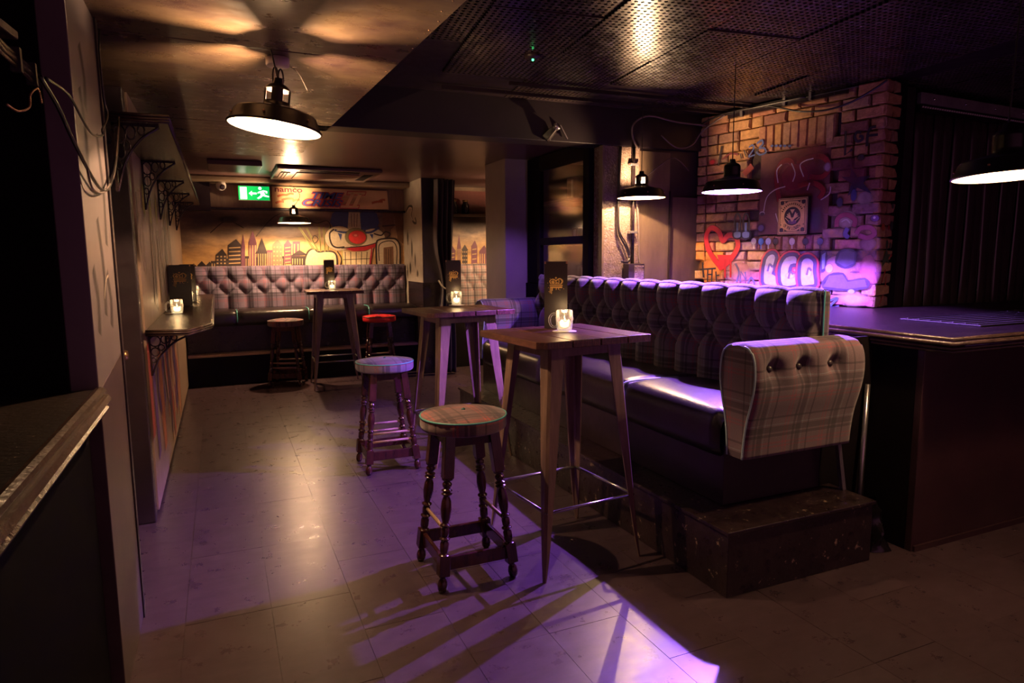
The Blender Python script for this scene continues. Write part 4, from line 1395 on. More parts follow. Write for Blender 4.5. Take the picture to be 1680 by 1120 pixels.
# ================================================================== LAMPS
def pendant(loc, zc, label, blue=False, tilt=(0, 0), watts=None, slack=0.0, R=0.195, turn=0.3, lean=0.0, low=0.0, closed=False):
    k = R / 0.195
    t = thing('pendant_lamp', label, 'lamp', (0, 0, 0), 0, 'black pendant lamps')
    m = MB()
    m.lathe([(.190, 0), (.195, .002), (.195, .008), (.188, .012), (.168, .060), (.160, .068), (.062, .092), (.054, .098), (.054, .112)], 40)
    m.lathe([(.054, .162), (.052, .170), (.040, .182), (.022, .190), (.018, .212), (.001, .214)], 28)
    hw_ = PI / 4 if (blue or closed) else .44
    for a in range(4):
        aa = PI / 4 + a * PI / 2 + turn
        m.lathe([(.0535, .110), (.0535, .164)], 5, a0=aa - hw_, a1=aa + hw_)
        m.lathe([(.0495, .164), (.0495, .110)], 5, a0=aa - hw_, a1=aa + hw_)
    sh = m.build('shade', 'shade_black', t)
    m = MB()
    m.lathe([(.049, .112), (.051, .097), (.060, .088), (.157, .064), (.163, .058), (.184, .010), (.189, .002)], 40)
    m.build('reflector', 'shade_white', t)
    MB().lathe([(.0185, .13), (.0185, .178), (.001, .178)], 14).build('lamp_holder', 'rose_white', t)
    MB().lathe([(.001, .030), (.018, .034), (.029, .052), (.030, .066), (.024, .088), (.014, .108), (.013, .122)], 16).build('bulb', 'bulb_blue' if blue else 'bulb_warm', t)
    for a in range(6):
        b = MB().ball((.181 * math.cos(a * PI / 3 + .2), .181 * math.sin(a * PI / 3 + .2), .034), .006, 6)
        b.build('rivet', 'brass', t)
    t.rotation_euler = (math.radians(tilt[0]), math.radians(tilt[1]), 0)
    t.scale = (k, k, k)
    # flex up to the ceiling
    top = zc - loc[2]
    m = MB()
    pts = [(0, 0, .2)]
    if slack:
        pts += [(slack * .6, .0, .26), (slack, 0.02, .34), (slack * .2, 0, .42)]
    tx, ty = math.radians(tilt[0]), math.radians(tilt[1])
    L_ = top
    pts.append((-L_ * math.sin(ty), L_ * math.sin(tx) + lean, L_ / k))
    m.tube(spline(pts, 6), .0035 / k, 6)
    m.build('flex', 'cable_black', t)
    ld = bpy.data.lights.new('lamp_light', 'POINT')
    ld.energy = watts or (BLUE_W if blue else LAMP_W)
    ld.color = BLUE if blue else WARM
    ld.shadow_soft_size = .012
    lo = bpy.data.objects.new('lamp_light', ld)
    COL.objects.link(lo)
    lo.parent = t
    lo.location = (0, 0, .099)
    if low:        # the lower half of the bulb, seen past the rim
        l2_ = bpy.data.lights.new('lamp_light', 'POINT')
        l2_.energy, l2_.color, l2_.shadow_soft_size = low, WARM, .02
        lo = bpy.data.objects.new('lamp_light', l2_)
        COL.objects.link(lo)
        lo.parent = t
        lo.location = (0, 0, .022)
    t.location = loc
    return t


L1 = FW * 0
l1 = ray(451, 212) * 2.85 + Vector((0, 0, EYE))
l2 = ray(483, 366) * 8.05 + Vector((0, 0, EYE))
l3 = ray(1052, 325) * 5.35 + Vector((0, 0, EYE))
l4 = ray(1200, 315) * 4.3 + Vector((0, 0, EYE))
l5 = ray(1652, 290) * 2.7 + Vector((0, 0, EYE))
t1 = pendant(l1, ZS - 0.03, 'nearest black pendant lamp hanging from the low ceiling at left', tilt=(0, 7), watts=LAMP_W * 1.8, turn=.70)
t2 = pendant(l2, ZB - 0.07, 'small looking pendant lamp with looped wire in front of the mural', slack=.08, watts=LAMP_W * 1.6, low=LAMP_W * .85, R=.197, turn=-.2, lean=.36)
t3 = pendant(l3, ZP, 'warm pendant lamp hanging before the metal clad column and junction box', watts=LAMP_W * 1.5, turn=-.3)
t4 = pendant(l4, ZP, 'pendant lamp glowing blue in front of the graffiti brick pier', blue=True, R=.19)
t5 = pendant(l5, ZP, 'pendant lamp over the bar at the right edge of the picture', tilt=(-3, 0), watts=LAMP_W * .32, low=LAMP_W * .32, closed=True)
pendant(Vector((3.75, 8.0, 2.0)), ZB, 'unseen pendant lamp added behind the grey column to light the second booth', watts=LAMP_W, low=LAMP_W * 1.4)  # out of view, added so the second booth is lit
# ceiling rose and hooks of the near lamp
rx = l1 + Vector((0.0, 0, 0)) - Vector((math.sin(math.radians(7)) * .33, 0, 0))
rz_ = atz(455, 95, ZS)
r_ = tag(MB().lathe([(.001, -.002), (.048, -.002), (.052, .004), (.052, .034), (.001, .034)], 28, (rz_.x, rz_.y, ZS - .036)).build('ceiling_rose', 'rose_white'), 'round white ceiling rose above the near pendant lamp', 'ceiling rose')
hk = MB()
for (dx, dy, r) in ((-.012, 0, .02), (.012, .01, .018)):
    hk.tube([(rz_.x + dx + r * .6 * math.cos(a * PI / 8), rz_.y + dy, ZS - .085 + r * 2.2 * math.sin(a * PI / 8)) for a in range(16)], .004, 6, True)
tag(hk.build('hook', 'cable_black'), 'black hook links between the ceiling rose and the near lamp', 'hook')
tag(MB().tube(spline([(rz_.x + .05, rz_.y, ZS - .03), (rz_.x + .09, rz_.y, ZS - .06), (rz_.x + .125, rz_.y, ZS - .13)], 6), .002, 5).build('loose_wire', 'cable_grey'), 'loose wire end sticking out beside the white ceiling rose', 'wire')

# ================================================================== FURNITURE
# ---- step and long banquette on the right
plat = thing('platform', 'scuffed black step under the long plaid banquette', 'step', (2.4, 3.9, 0))
MB().box((1.955, 2.145, 0), (2.85, 5.68, 0.290)).build('riser', 'platform_black', plat, bevel=0.004)
MB().box((1.94, 2.13, 0.290), (2.855, 5.69, 0.309)).build('tread', 'platform_black', plat, bevel=0.004)


def tufted(u0, u1, z0, z1, place, a, nrow, first, depth, mat, parent, name='backrest', phase=0.0, btn='button', lift=0.05, rowh=0.123):
    """deep-buttoned pad: place(u, z, d) turns length, height and puff into a point"""
    H_ = z1 - z0
    rows = [z1 - first - k * rowh for k in range(nrow)]

    def puff(u, z):
        if z >= rows[0]:
            h = abs(math.sin(PI * (u + phase) / a)) ** .55
            w = 1.0
        elif z <= rows[-1]:
            sh = .5 * a if (nrow - 1) % 2 else 0
            h = abs(math.sin(PI * (u + phase + sh) / a)) ** .55
            w = 1.0
        else:
            kk = (rows[0] - z) / (2 * rowh)
            p, q_ = (u + phase) / a - kk, (u + phase) / a + kk
            h = (abs(math.sin(PI * p)) * abs(math.sin(PI * q_))) ** .42
            w = 1.0
        return h * depth
    nu, nv = int((u1 - u0) / .017), int(H_ / .017)

    def fn(s, v):
        u = u0 + (u1 - u0) * s
        z = z0 + H_ * v
        d = puff(u, z)
        for e_ in (u - u0, u1 - u):
            if e_ < .03:
                d *= math.sqrt(max(e_, 0) / .03)
        tz = z1 - z
        if tz < .09:
            d = (d + .012) * max(0, 1 - (1 - tz / .09) ** 2) ** .5 - .012
        return place(u, z, d)
    m = MB()
    m.grid(fn, nu, nv, True, lambda s, v: (u0 + (u1 - u0) * s, z0 + H_ * v))
    o = m.build(name, mat, parent)
    # top roll back to the board
    bm_ = MB().lathe([(.001, 0), (.009, .001), (.011, .004), (.008, .008), (.001, .010)], 10, (0, 0, 0), (0, -1, 0)).build('button', btn, mesh_only=True)
    for r, zz in enumerate(rows):
        k0 = math.ceil((u0 + .04 + phase) / a - .5 * (r % 2))
        u = (k0 + .5 * (r % 2)) * a - phase
        while u < u1 - .04:
            p = place(u, zz, .004)
            dv = place(u, zz, 1.0) - place(u, zz, 0)
            inst('button', bm_, o, p, (0, 0, math.atan2(dv.y, dv.x) + PI / 2))
            u += a
    return o


sofa = thing('banquette', 'long buttoned plaid banquette with black seat raised on a step', 'banquette', (2.45, 3.95, 0.309))
MB().box((2.135, 2.39, 0.309), (2.76, 5.55, 0.60)).build('base', 'black_paint', sofa, bevel=0.004)
cuts = [2.40, 3.22, 4.28, 5.48]
for k, (a, b) in enumerate(zip(cuts, cuts[1:])):
    def seat(s, v, a=a, b=b):
        # cross-section running from the front bottom, round the nose, to the back
        L_ = [(2.125, .545), (2.095, .58), (2.092, .66), (2.100, .72), (2.125, .755), (2.18, .775), (2.35, .783), (2.55, .772), (2.70, .76)]
        q_ = spline([(x, 0, z) for x, z in L_], 3)
        f_ = v * (len(q_) - 1)
        i_ = min(int(f_), len(q_) - 2)
        p = q_[i_].lerp(q_[i_ + 1], f_ - i_)
        e_ = min(s, 1 - s) * (b - a)
        sq = .022 * (1 - min(1, e_ / .05)) ** 2
        return (p.x + (sq if v < .55 else 0), a + (b - a) * s, p.z - (sq if v > .3 else 0))
    MB().grid(seat, 26, 20).build('seat_cushion', 'leather', sofa)
    if k:
        m = MB()
        m.tube(spline([(2.098, a, .60), (2.096, a, .68), (2.106, a, .74), (2.14, a, .768), (2.3, a, .772), (2.5, a, .765)], 5), .006, 6)
        m.build('seat_piping', 'piping_grey', sofa)
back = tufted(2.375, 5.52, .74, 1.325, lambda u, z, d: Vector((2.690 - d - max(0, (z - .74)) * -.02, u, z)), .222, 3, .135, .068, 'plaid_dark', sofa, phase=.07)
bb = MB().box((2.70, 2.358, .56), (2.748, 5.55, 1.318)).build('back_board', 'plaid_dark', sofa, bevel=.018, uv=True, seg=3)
tp = MB()       # soft roll along the top
tp.grid(lambda s, v: Vector((2.712 - math.cos(v * PI) * (.026 + .006 * abs(math.sin(PI * (2.375 + s * 3.145 + .07) / .222)) ** .5), 2.375 + s * 3.145, 1.290 + math.sin(v * PI) * (.030 + .014 * abs(math.sin(PI * (2.375 + s * 3.145 + .07) / .222)) ** .5))), 190, 8, True, lambda s, v: (2.375 + s * 3.145, 1.3 + v * .1))
tp.build('top_roll', 'plaid', sofa)
m = MB()
m.tube(spline([(2.70, 2.362, .76), (2.70, 2.360, 1.0), (2.698, 2.360, 1.28), (2.702, 2.360, 1.318)], 5), .005, 6)
m.build('back_piping', 'piping_teal', sofa)


def armrest(y0, mirror, x0, x1, nbtn, mat, zt=1.10):
    # half widths up the height: narrow foot, waist, bulge, rounded top
    prof = [(.575, .058), (.66, .064), (.75, .078), (.83, .100), (.91, .117), (.98, .120), (1.04, .110), (1.085, .082), (zt - .002, .050)]
    outer = spline([(w, z, 0) for z, w in prof], 4)
    near = [(y0 - p.x, p.y) for p in outer]
    far = [(y0 + p.x, p.y) for p in outer][::-1]
    loop = near + [(y0 - .02, zt + .004), (y0 + .02, zt + .004)] + far
    dents = [(x0 + (x1 - x0) * f, .985) for f in ((.17, .43, .72) if nbtn else ())]
    N = len(loop)
    nx = 44
    vs, uvs = [], []
    acc = [0]
    for a, b in zip(loop, loop[1:]):
        acc.append(acc[-1] + math.dist(a, b))
    for i in range(nx + 1):
        x = x0 + (x1 - x0) * i / nx
        e_ = min(i, nx - i) / nx * (x1 - x0)
        sh = .012 * (1 - min(1, e_ / .03)) ** 2
        for k, (y, z) in enumerate(loop):
            d = 0
            for dx, dz in dents:
                rr = ((x - dx) / .05) ** 2 + ((z - dz) / .05) ** 2
                d += .050 * math.exp(-rr * .9) + .010 * math.exp(-(((x - dx) / .022) ** 2) - max(0, (z - dz)) / .5 * 6 if z > dz else -99)
            near_side = y < y0
            yy = y + (d if near_side and not mirror else (-d if mirror and not near_side else 0))
            yy += (sh if y < y0 else -sh)
            vs.append((x, yy, z - (sh if z > zt - .03 else 0)))
            uvs.append((x, acc[k]))
    fs = [(i * N + k, i * N + k + 1, (i + 1) * N + k + 1, (i + 1) * N + k) for i in range(nx) for k in range(N - 1)]
    fs += [(i * N + N - 1, i * N, (i + 1) * N, (i + 1) * N + N - 1) for i in range(nx)]
    m = MB().add(vs, fs, True, uvs)
    o = m.build('armrest', mat, sofa)
    # flat upholstered ends
    for x in (x0 + .001, x1 - .001):
        c = [(x, y + (.012 if y < y0 else -.012), z - (.012 if z > zt - .03 else 0)) for y, z in loop]
        e = MB().add(c, [tuple(range(N))])
        e.build('end_panel', mat, o, uv=True)
    for side in (near, far):
        p = [(x0 - .001, y + (.010 if y < y0 else -.010), z - (.008 if z > zt - .03 else 0)) for y, z in side]
        MB().tube(p, .005, 6).build('piping', 'piping_grey', o)
    for dx, dz in dents:
        yb = y0 - .118 + .050
        MB().lathe([(.001, .014), (.012, .012), (.017, .005), (.017, 0)], 12, (dx, yb, dz), (0, -1, 0)).build('button', 'button', o)
    return o


armrest(2.305, False, 2.118, 2.80, 3, 'plaid_arm')
armrest(5.60, True, 2.13, 2.70, 0, 'plaid', 1.11)
MB().bar((2.838, 2.31, .309), (2.775, 2.31, .60), .011).build('leg', 'steel_rail', sofa)

# ---- corner booth under the mural
booth = thing('banquette', 'far buttoned plaid booth seat under the painted mural', 'banquette', (1.0, 8.8, 0))
MB().box((-.395, 8.50, 0), (2.35, 9.05, .345)).build('step', 'black_matt', booth, bevel=.003)
MB().box((-.395, 8.47, .345), (2.35, 8.62, .375)).build('step_tread', 'ledge_wood', booth, bevel=.004)
MB().box((-.395, 8.62, .375), (2.35, 9.05, .72)).build('base', 'black_gloss', booth)
sx = [-.392, .16, .98, 1.72, 2.345]
for k, (a, b) in enumerate(zip(sx, sx[1:])):
    def seat(s, v, a=a, b=b):
        L_ = [(8.50, .70), (8.475, .73), (8.47, .80), (8.485, .85), (8.52, .872), (8.60, .88), (8.80, .882), (9.03, .87)]
        q_ = spline([(y, 0, z) for y, z in L_], 3)
        f_ = v * (len(q_) - 1)
        i_ = min(int(f_), len(q_) - 2)
        p = q_[i_].lerp(q_[i_ + 1], f_ - i_)
        e_ = min(s, 1 - s) * (b - a)
        sq = .022 * (1 - min(1, e_ / .05)) ** 2
        return (a + (b - a) * s, p.x + (sq if v < .5 else 0), p.z - (sq if v > .3 else 0))
    MB().grid(seat, 20, 16).build('seat_cushion', 'leather', booth)
    if k:
        MB().tube(spline([(a, 8.478, .74), (a, 8.474, .81), (a, 8.495, .86), (a, 8.56, .876), (a, 8.8, .874)], 4), .006, 6).build('seat_piping', 'piping_teal', booth)
bpl = lambda u, z, d: Vector((u, 9.04 - d - (z - .86) * -.03, z))
tufted(-.392, .985, .86, 1.40, bpl, .218, 3, .115, .06, 'plaid', booth, phase=.14, btn='button_teal')
tufted(.99, 2.345, .86, 1.40, bpl, .218, 3, .115, .06, 'plaid', booth, phase=.08, btn='button_teal')
MB().box((-.395, 9.03, .7), (2.345, 9.108, 1.395)).build('back_board', 'plaid', booth, uv=True, bevel=.02)
# second booth glimpsed through the gap
b2 = thing('banquette', 'pale checked buttoned seat back glimpsed behind the black curtain', 'banquette', (3.3, 8.95, 0))
MB().box((2.75, 8.5, 0), (3.9, 9.05, .8)).build('base', 'black_matt', b2)
tufted(2.75, 3.9, .80, 1.39, bpl, .20, 3, .12, .05, 'plaid_light', b2, phase=.05)
MB().box((2.75, 9.035, .7), (3.9, 9.115, 1.385)).build('back_board', 'plaid_light', b2, uv=True)
sh = tag(MB().box((2.75, 8.85, 2.055), (3.9, 9.11, 2.08)).build('jar_shelf', 'board_brown'), 'narrow high shelf carrying dark jars behind the curtain', 'shelf')
P = Paint(mp, .0001)
P.fill([(2.8, 2.09), (3.9, 2.09), (3.9, 2.42), (2.8, 2.42)], (.22, .04, .03))  # red light behind the jars, put in as wall colour
P.build('red_light_band', wb)
for k, (x, lb) in enumerate(((3.05, 'left of two dark jars on the high shelf behind the curtain'), (3.22, 'right of two dark jars on the high shelf behind the curtain'))):
    j = thing('jar', lb, 'jar', (x, 8.97, 2.08), 0, 'jars on the high shelf')
    MB().lathe([(.001, 0), (.05, 0), (.055, .02), (.055, .13), (.035, .16), (.035, .18)], 16, (x, 8.97, 2.08)).build('body', 'black_gloss', j)
    MB().lathe([(.038, .175), (.04, .18), (.04, .20), (.001, .205)], 16, (x, 8.97, 2.08)).build('lid', 'brass', j)


# ---- bar stools
def stool(label, seatmat, pip, loc, rz):
    t = thing('bar_stool', label, 'stool', (0, 0, 0), 0, 'bar stools with turned legs')
    m = MB()
    prof = [(.001, .682), (.190, .682), (.199, .688), (.203, .70), (.203, .738), (.198, .747), (.15, .756), (.08, .763), (.012, .764)]
    m.lathe(prof, 40)
    m.v += [Vector((0, 0, .764))]
    uvs = {}
    for i, p in enumerate(m.v):
        if p.z > .745:
            uvs[i] = (p.x, p.y)
        else:
            uvs[i] = (math.atan2(p.y, p.x) * .195, p.z)
    m.uv = uvs
    n0 = len(prof) * 40
    m.f += [(len(prof) * 40 - 40 + k, len(prof) * 40 - 40 + (k + 1) % 40, n0) for k in range(40)]
    m.sm += [True] * 40
    s_ = m.build('seat', seatmat, t)
    MB().tube([((.202) * math.cos(a * PI / 24), (.202) * math.sin(a * PI / 24), .742) for a in range(48)], .0042, 6, True).build('piping', pip, s_)
    MB().lathe([(.001, .010), (.007, .008), (.010, .003), (.010, 0)], 12, (0, 0, .762)).build('button', 'button_teal', s_)
    f = MB()
    for sx_, sy_ in ((1, 0), (-1, 0), (0, 1), (0, -1)):
        f.obox((sx_ * .105, sy_ * .105, .655), (.012 if sx_ else .10, 0, 0), (0, .012 if sy_ else .10, 0), (0, 0, .027))
    f.build('apron', 'stool_wood', t)
    top, bot = Vector((.105, .105, .682)), Vector((.176, .176, 0))
    for sx_ in (1, -1):
        for sy_ in (1, -1):
            T, Bm = Vector((top.x * sx_, top.y * sy_, top.z)), Vector((bot.x * sx_, bot.y * sy_, 0))
            ax = (T - Bm).normalized()
            L_ = (T - Bm).length
            m = MB()
            m.bar(Bm + ax * .50, T, .024, .024)
            pr = [(.001, .0), (.013, .002), (.019, .016), (.021, .034), (.017, .052), (.012, .060), (.012, .068), (.022, .076)]
            m.lathe([(r_q * 1.14, h_q) for r_q, h_q in pr], 14, Bm, ax)
            m.bar(Bm + ax * .074, Bm + ax * .165, .025, .025)
            pr = [(.022, .165), (.014, .172), (.018, .185), (.018, .215), (.013, .226), (.0215, .233), (.0215, .238), (.012, .244), (.016, .25), (.017, .275), (.012, .285), (.0215, .292), (.0215, .297), (.012, .304),
                  (.0185, .33), (.022, .365), (.0195, .40), (.012, .422), (.0225, .430), (.0225, .434), (.012, .439), (.0225, .445), (.0225, .449), (.012, .455), (.018, .466), (.020, .476), (.012, .486), (.0225, .493), (.0225, .501)]
            m.lathe([(r_q * 1.14, h_q) for r_q, h_q in pr], 14, Bm, ax)
            m.build('leg', 'stool_wood', t, bevel=.002, seg=1)
    ff = lambda z: .176 + (.105 - .176) * z / .682
    for sx_ in (1, -1):
        r = ff(.125)
        MB().obox((sx_ * r, 0, .122), (.010, 0, 0), (0, r - .02, 0), (0, 0, .030)).build('stretcher', 'stool_wood', t, bevel=.003, seg=1)
        MB().obox((0, sx_ * r, .122), (r - .02, 0, 0), (0, .010, 0), (0, 0, .030)).build('stretcher', 'stool_wood', t, bevel=.003, seg=1)
        r = ff(.27)
        MB().tube([(sx_ * r, -r + .012, .27), (sx_ * r, r - .012, .27)], .0085, 8).build('foot_rail', 'ledge_wood', t)
        if rz:
            r = ff(.22)
            MB().tube([(sx_ * r, -r + .012, .215), (sx_ * r, r - .012, .215)], .0085, 8).build('foot_rail', 'ledge_wood', t)
    t.location = loc
    t.rotation_euler = (0, 0, rz)
    t.scale = (1, 1, 1.03)
    return t


stool('nearest bar stool, brown and mauve plaid seat with teal piping', 'plaid_brown', 'piping_teal', (1.01, 2.89, 0), 0)
stool('second bar stool, plaid seat catching blue light, behind the nearest one', 'plaid', 'piping_teal', (1.04, 4.65, 0), math.radians(90))
stool('dull plum bar stool standing before the far booth at left', 'plaid_brown', 'button', (.68, 8.24, 0), math.radians(72))
stool('bar stool with red seat beside the far booth table', 'red_vinyl', 'button', (1.79, 8.23, 0), math.radians(85))


# ---- high square tables
def high_table(label, loc, rz, hx=.312, hy=.30):
    t = thing('bar_table', label, 'table', (0, 0, 0), 0, 'square high tables')
    xs = [-hx, -hx * .45, hx * .05, hx * .55, hx]
    for k, (a, b) in enumerate(zip(xs, xs[1:])):
        m = MB()
        if k == 0:      # the waney near corner
            m.prism([(a, -hy + .035, 1.088), (a + .04, -hy, 1.088), (b - .0015, -hy, 1.088), (b - .0015, hy, 1.088), (a, hy, 1.088)], (0, 0, .034))
        else:
            m.box((a + .003, -hy, 1.088), (b - .003, hy, 1.122 + (k % 2) * .001))
        m.build('board', 'table_wood', t, bevel=.003)
    ap = MB()
    for sx_, sy_ in ((1, 0), (-1, 0), (0, 1), (0, -1)):
        ap.obox((sx_ * .20, sy_ * .20, 1.062), (.004 if sx_ else .20, 0, 0), (0, .004 if sy_ else .20, 0), (0, 0, .027))
    ap.box((-.2, -.2, 1.082), (.2, .2, 1.088))
    ap.build('apron', 'leg_metal', t)
    for sx_ in (1, -1):
        for sy_ in (1, -1):
            m = MB()
            T, F = Vector((.205 * sx_, .205 * sy_, 1.075)), Vector((.285 * sx_, .285 * sy_, .0))
            N = 12
            sec = []
            for k in range(N + 1):
                f = k / N
                c = F.lerp(T, f)
                w = .020 + .062 * min(1, max(0, (f - .05) / .95)) ** .8 if f > .07 else .013
                th = .006
                c0_ = Vector((c.x, c.y, c.z))
                u_, v_ = Vector((-sx_, 0, 0)), Vector((0, -sy_, 0))
                b_ = .012 if f > .07 else .006
                sec.append([c0_ + u_ * w, c0_ + u_ * b_, c0_ + v_ * b_, c0_ + v_ * w, c0_ + v_ * w + u_ * th, c0_ + v_ * (b_ + th) + u_ * (th + b_ * .3), c0_ + u_ * (b_ + th) + v_ * (th + b_ * .3), c0_ + u_ * w + v_ * th])
            vs = [p for s_ in sec for p in s_]
            n8 = 8
            fs = [(k * n8 + i, k * n8 + (i + 1) % n8, (k + 1) * n8 + (i + 1) % n8, (k + 1) * n8 + i) for k in range(N) for i in range(n8)]
            fs += [tuple(range(n8))[::-1], tuple(range(N * n8, N * n8 + n8))]
            m.add(vs, fs)
            m.build('leg', 'leg_metal', t)
    r = .285 - .08 * .32 / 1.075 - .008
    rr = .285 - .08 * .32 / 1.075 - .008
    for a, b in (((-r, -rr), (r, -rr)), ((-r, rr), (r, rr)), ((-r, -rr), (-r, rr)), ((r, -rr), (r, rr))):
        MB().tube([(*a, .32), (*b, .32)], .008, 8).build('foot_rail', 'steel_rail', t)
    t.location = loc
    t.rotation_euler = (0, 0, rz)
    return t


T1, T2, T3 = Vector((1.545, 2.905, 0)), Vector((1.612, 4.70, 0)), Vector((1.20, 7.93, 0))
ht = high_table('nearest square high table with worn plank top and splayed metal legs', T1, math.radians(5))
ht2 = dup(ht, T2, math.radians(5), 'middle square high table in front of the far end of the long banquette', 'square high tables')
ht2.scale = (1.09, .93, .99)
ht3 = dup(ht, T3, math.radians(-3), 'farthest square high table standing before the mural booth', 'square high tables')


# ---- things on the tables
def mug(loc, rz, label, frost=False):
    t = thing('candle_mug', label, 'mug', (0, 0, 0), 0, 'glass handled mugs holding candles')
    m = MB()
    m.lathe([(.001, .004), (.034, .004), (.037, .008), (.0405, .03), (.042, .055), (.041, .085), (.040, .103)], 24)
    m.lathe([(.0375, .103), (.038, .085), (.039, .055), (.0375, .03), (.034, .014), (.001, .012)], 24)
    m.lathe([(.0375, .103), (.039, .105), (.040, .103)], 24)
    m.build('glass_body', 'glass', t)
    for k in range(8):
        a = k * PI / 4
        MB().lathe([(.001, .0), (.012, .0), (.009, .002), (.001, .003)], 10, (.0412 * math.cos(a), .0412 * math.sin(a), .062), (math.cos(a), math.sin(a), 0)).build('facet', 'glass', t)
    MB().tube(spline([(-.039, 0, .082), (-.055, 0, .086), (-.070, 0, .074), (-.074, 0, .05), (-.066, 0, .028), (-.050, 0, .02), (-.038, 0, .026)], 5), .006, 8).build('handle', 'glass', t)
    t.location = loc
    t.rotation_euler = (0, 0, rz)
    return t


def candle(loc, label, e=.35):
    t = thing('candle', label, 'candle', loc, 0, 'lit tealights in glass mugs')
    MB().lathe([(.001, 0), (.030, 0), (.032, .003), (.032, .036), (.028, .040), (.001, .037)], 18, loc).build('wax', 'flame_glow', t)
    MB().lathe([(.001, .040), (.004, .044), (.0045, .049), (.0025, .056), (.0005, .062)], 10, loc).build('flame', 'flame', t)
    ld = bpy.data.lights.new('candle_light', 'POINT')
    ld.energy = e
    ld.color = (1, .6, .26)
    ld.shadow_soft_size = .02
    lo = bpy.data.objects.new('candle_light', ld)
    COL.objects.link(lo)
    lo.parent = t
    lo.location = (0, 0, .085)
    return t


def coaster(loc, label):
    return tag(MB().lathe([(.001, 0), (.058, 0), (.060, .001), (.060, .0025), (.001, .0025)], 28, loc).build('coaster', 'paper'), label, 'coaster', 'paper coasters under the mugs')


def menu(loc, rz, label, h=.345, w=.118):
    t = thing('menu', label, 'menu', (0, 0, 0), 0, 'tall black menus with a gold crown')
    MB().box((-w / 2, -.002, 0), (w / 2, .002, h)).build('front_cover', 'menu_card', t)
    a = math.radians(28)
    m = MB()
    p0 = Vector((-w / 2, .004, 0))
    d = Vector((math.cos(a), math.sin(a), 0))
    n_ = Vector((-math.sin(a), math.cos(a), 0))
    m.prism([p0, p0 + d * w, p0 + d * w + n_ * .004, p0 + n_ * .004], (0, 0, h))
    m.build('back_cover', 'menu_card', t)
    for (x, z) in ((w / 2, h), (-w / 2, h)):
        MB().box((x - .008 if x > 0 else x - .001, -.0028, z - .012), (x + .001 if x > 0 else x + .008, .0028, z + .001)).build('corner_guard', 'brass', t)
    P = Paint(lambda x, z, hh_: Vector((x, -.0022 - hh_, z)), .00005, .0002)
    c, g = (.62, .36, .10), h * .64
    s = w / .118
    F = lambda pts: P.fill([(x * s, g + z * s) for x, z in pts], c)
    F([(-.030, -.012), (.032, -.012), (.033, -.004), (-.031, -.004)])
    F([(-.032, -.001), (.034, -.001), (.035, .004), (-.033, .004)])
    F([(-.030, .007), (.030, .007), (.030, .010), (-.030, .010)])
    for k in range(5):
        x = -.026 + k * .013
        P.stroke([(x * s, g + .010 * s), ((x - .006 + k * .003) * s, g + .022 * s), (x * 1.05 * s, g + .030 * s)], .005 * s, c, 1, .1)
    P.stroke([(-.028 * s, g + .014 * s), (-.030 * s, g + .026 * s), (-.015 * s, g + .034 * s), (0, g + .024 * s)], .005 * s, c, 1, .1)
    P.stroke([(.030 * s, g + .012 * s), (.034 * s, g + .026 * s), (.018 * s, g + .036 * s), (0, g + .024 * s)], .006 * s, c, 1, .1)
    P.blob((0, g + .040 * s), .005 * s, .005 * s, c, 1, .1)
    F([(-.022, .012), (-.006, .013), (-.008, .024), (-.024, .024)])
    F([(-.003, .012), (.010, .012), (.008, .020)])
    for x, l in ((-.029, .026), (-.022, .030), (-.018, .014), (.002, .010), (.014, .008)):
        P.stroke([(x * s, g - .012 * s), ((x - .001) * s, g - (.012 + l) * s)], .004 * s, c, 1, .1, 0)
    for x, z in ((-.038, -.01), (-.042, .014), (.040, -.016), (-.036, -.03), (.02, -.022), (-.03, .036)):
        P.blob((x * s, g + z * s), .002 * s, .002 * s, c, 1, .1, 8)
    P.build('crown_print', t)
    t.location = loc
    t.rotation_euler = (0, 0, rz)
    return t


TT = 1.123
p = atz(926, 543.5, TT)
face = lambda p: math.atan2(-p.x, p.y)      # turned to the aisle
coaster(p, 'paper coaster under the candle mug on the nearest table')
mug((p.x, p.y, TT + .0027), face(p) + .1, 'candle mug on the nearest table')
candle((p.x, p.y, TT + .016), 'tealight glowing in the mug on the nearest table', .5)
pm = atz(918, 540, TT)
menu((pm.x + .005, pm.y + .05, TT + .001), face(p), 'tall black crown menu standing on the nearest table')
p = atz(749, 500.5, TT)
coaster(p, 'paper coaster under the candle mug on the middle table')
mug((p.x, p.y, TT + .0027), face(p) + .1, 'candle mug on the middle table')
candle((p.x, p.y, TT + .016), 'tealight glowing in the mug on the middle table', .4)
menu((p.x + .01, p.y + .09, TT + .001), face(p), 'tall black crown menu standing on the middle table')
p = atz(545, 475, TT)
coaster(p, 'paper coaster under the candle mug on the farthest table')
mug((p.x, p.y, TT + .0027), face(p), 'candle mug on the farthest table')
candle((p.x, p.y, TT + .016), 'tealight glowing in the mug on the farthest table', .4)
menu((p.x - .01, p.y + .10, TT + .001), face(p), 'tall black crown menu standing on the farthest table')

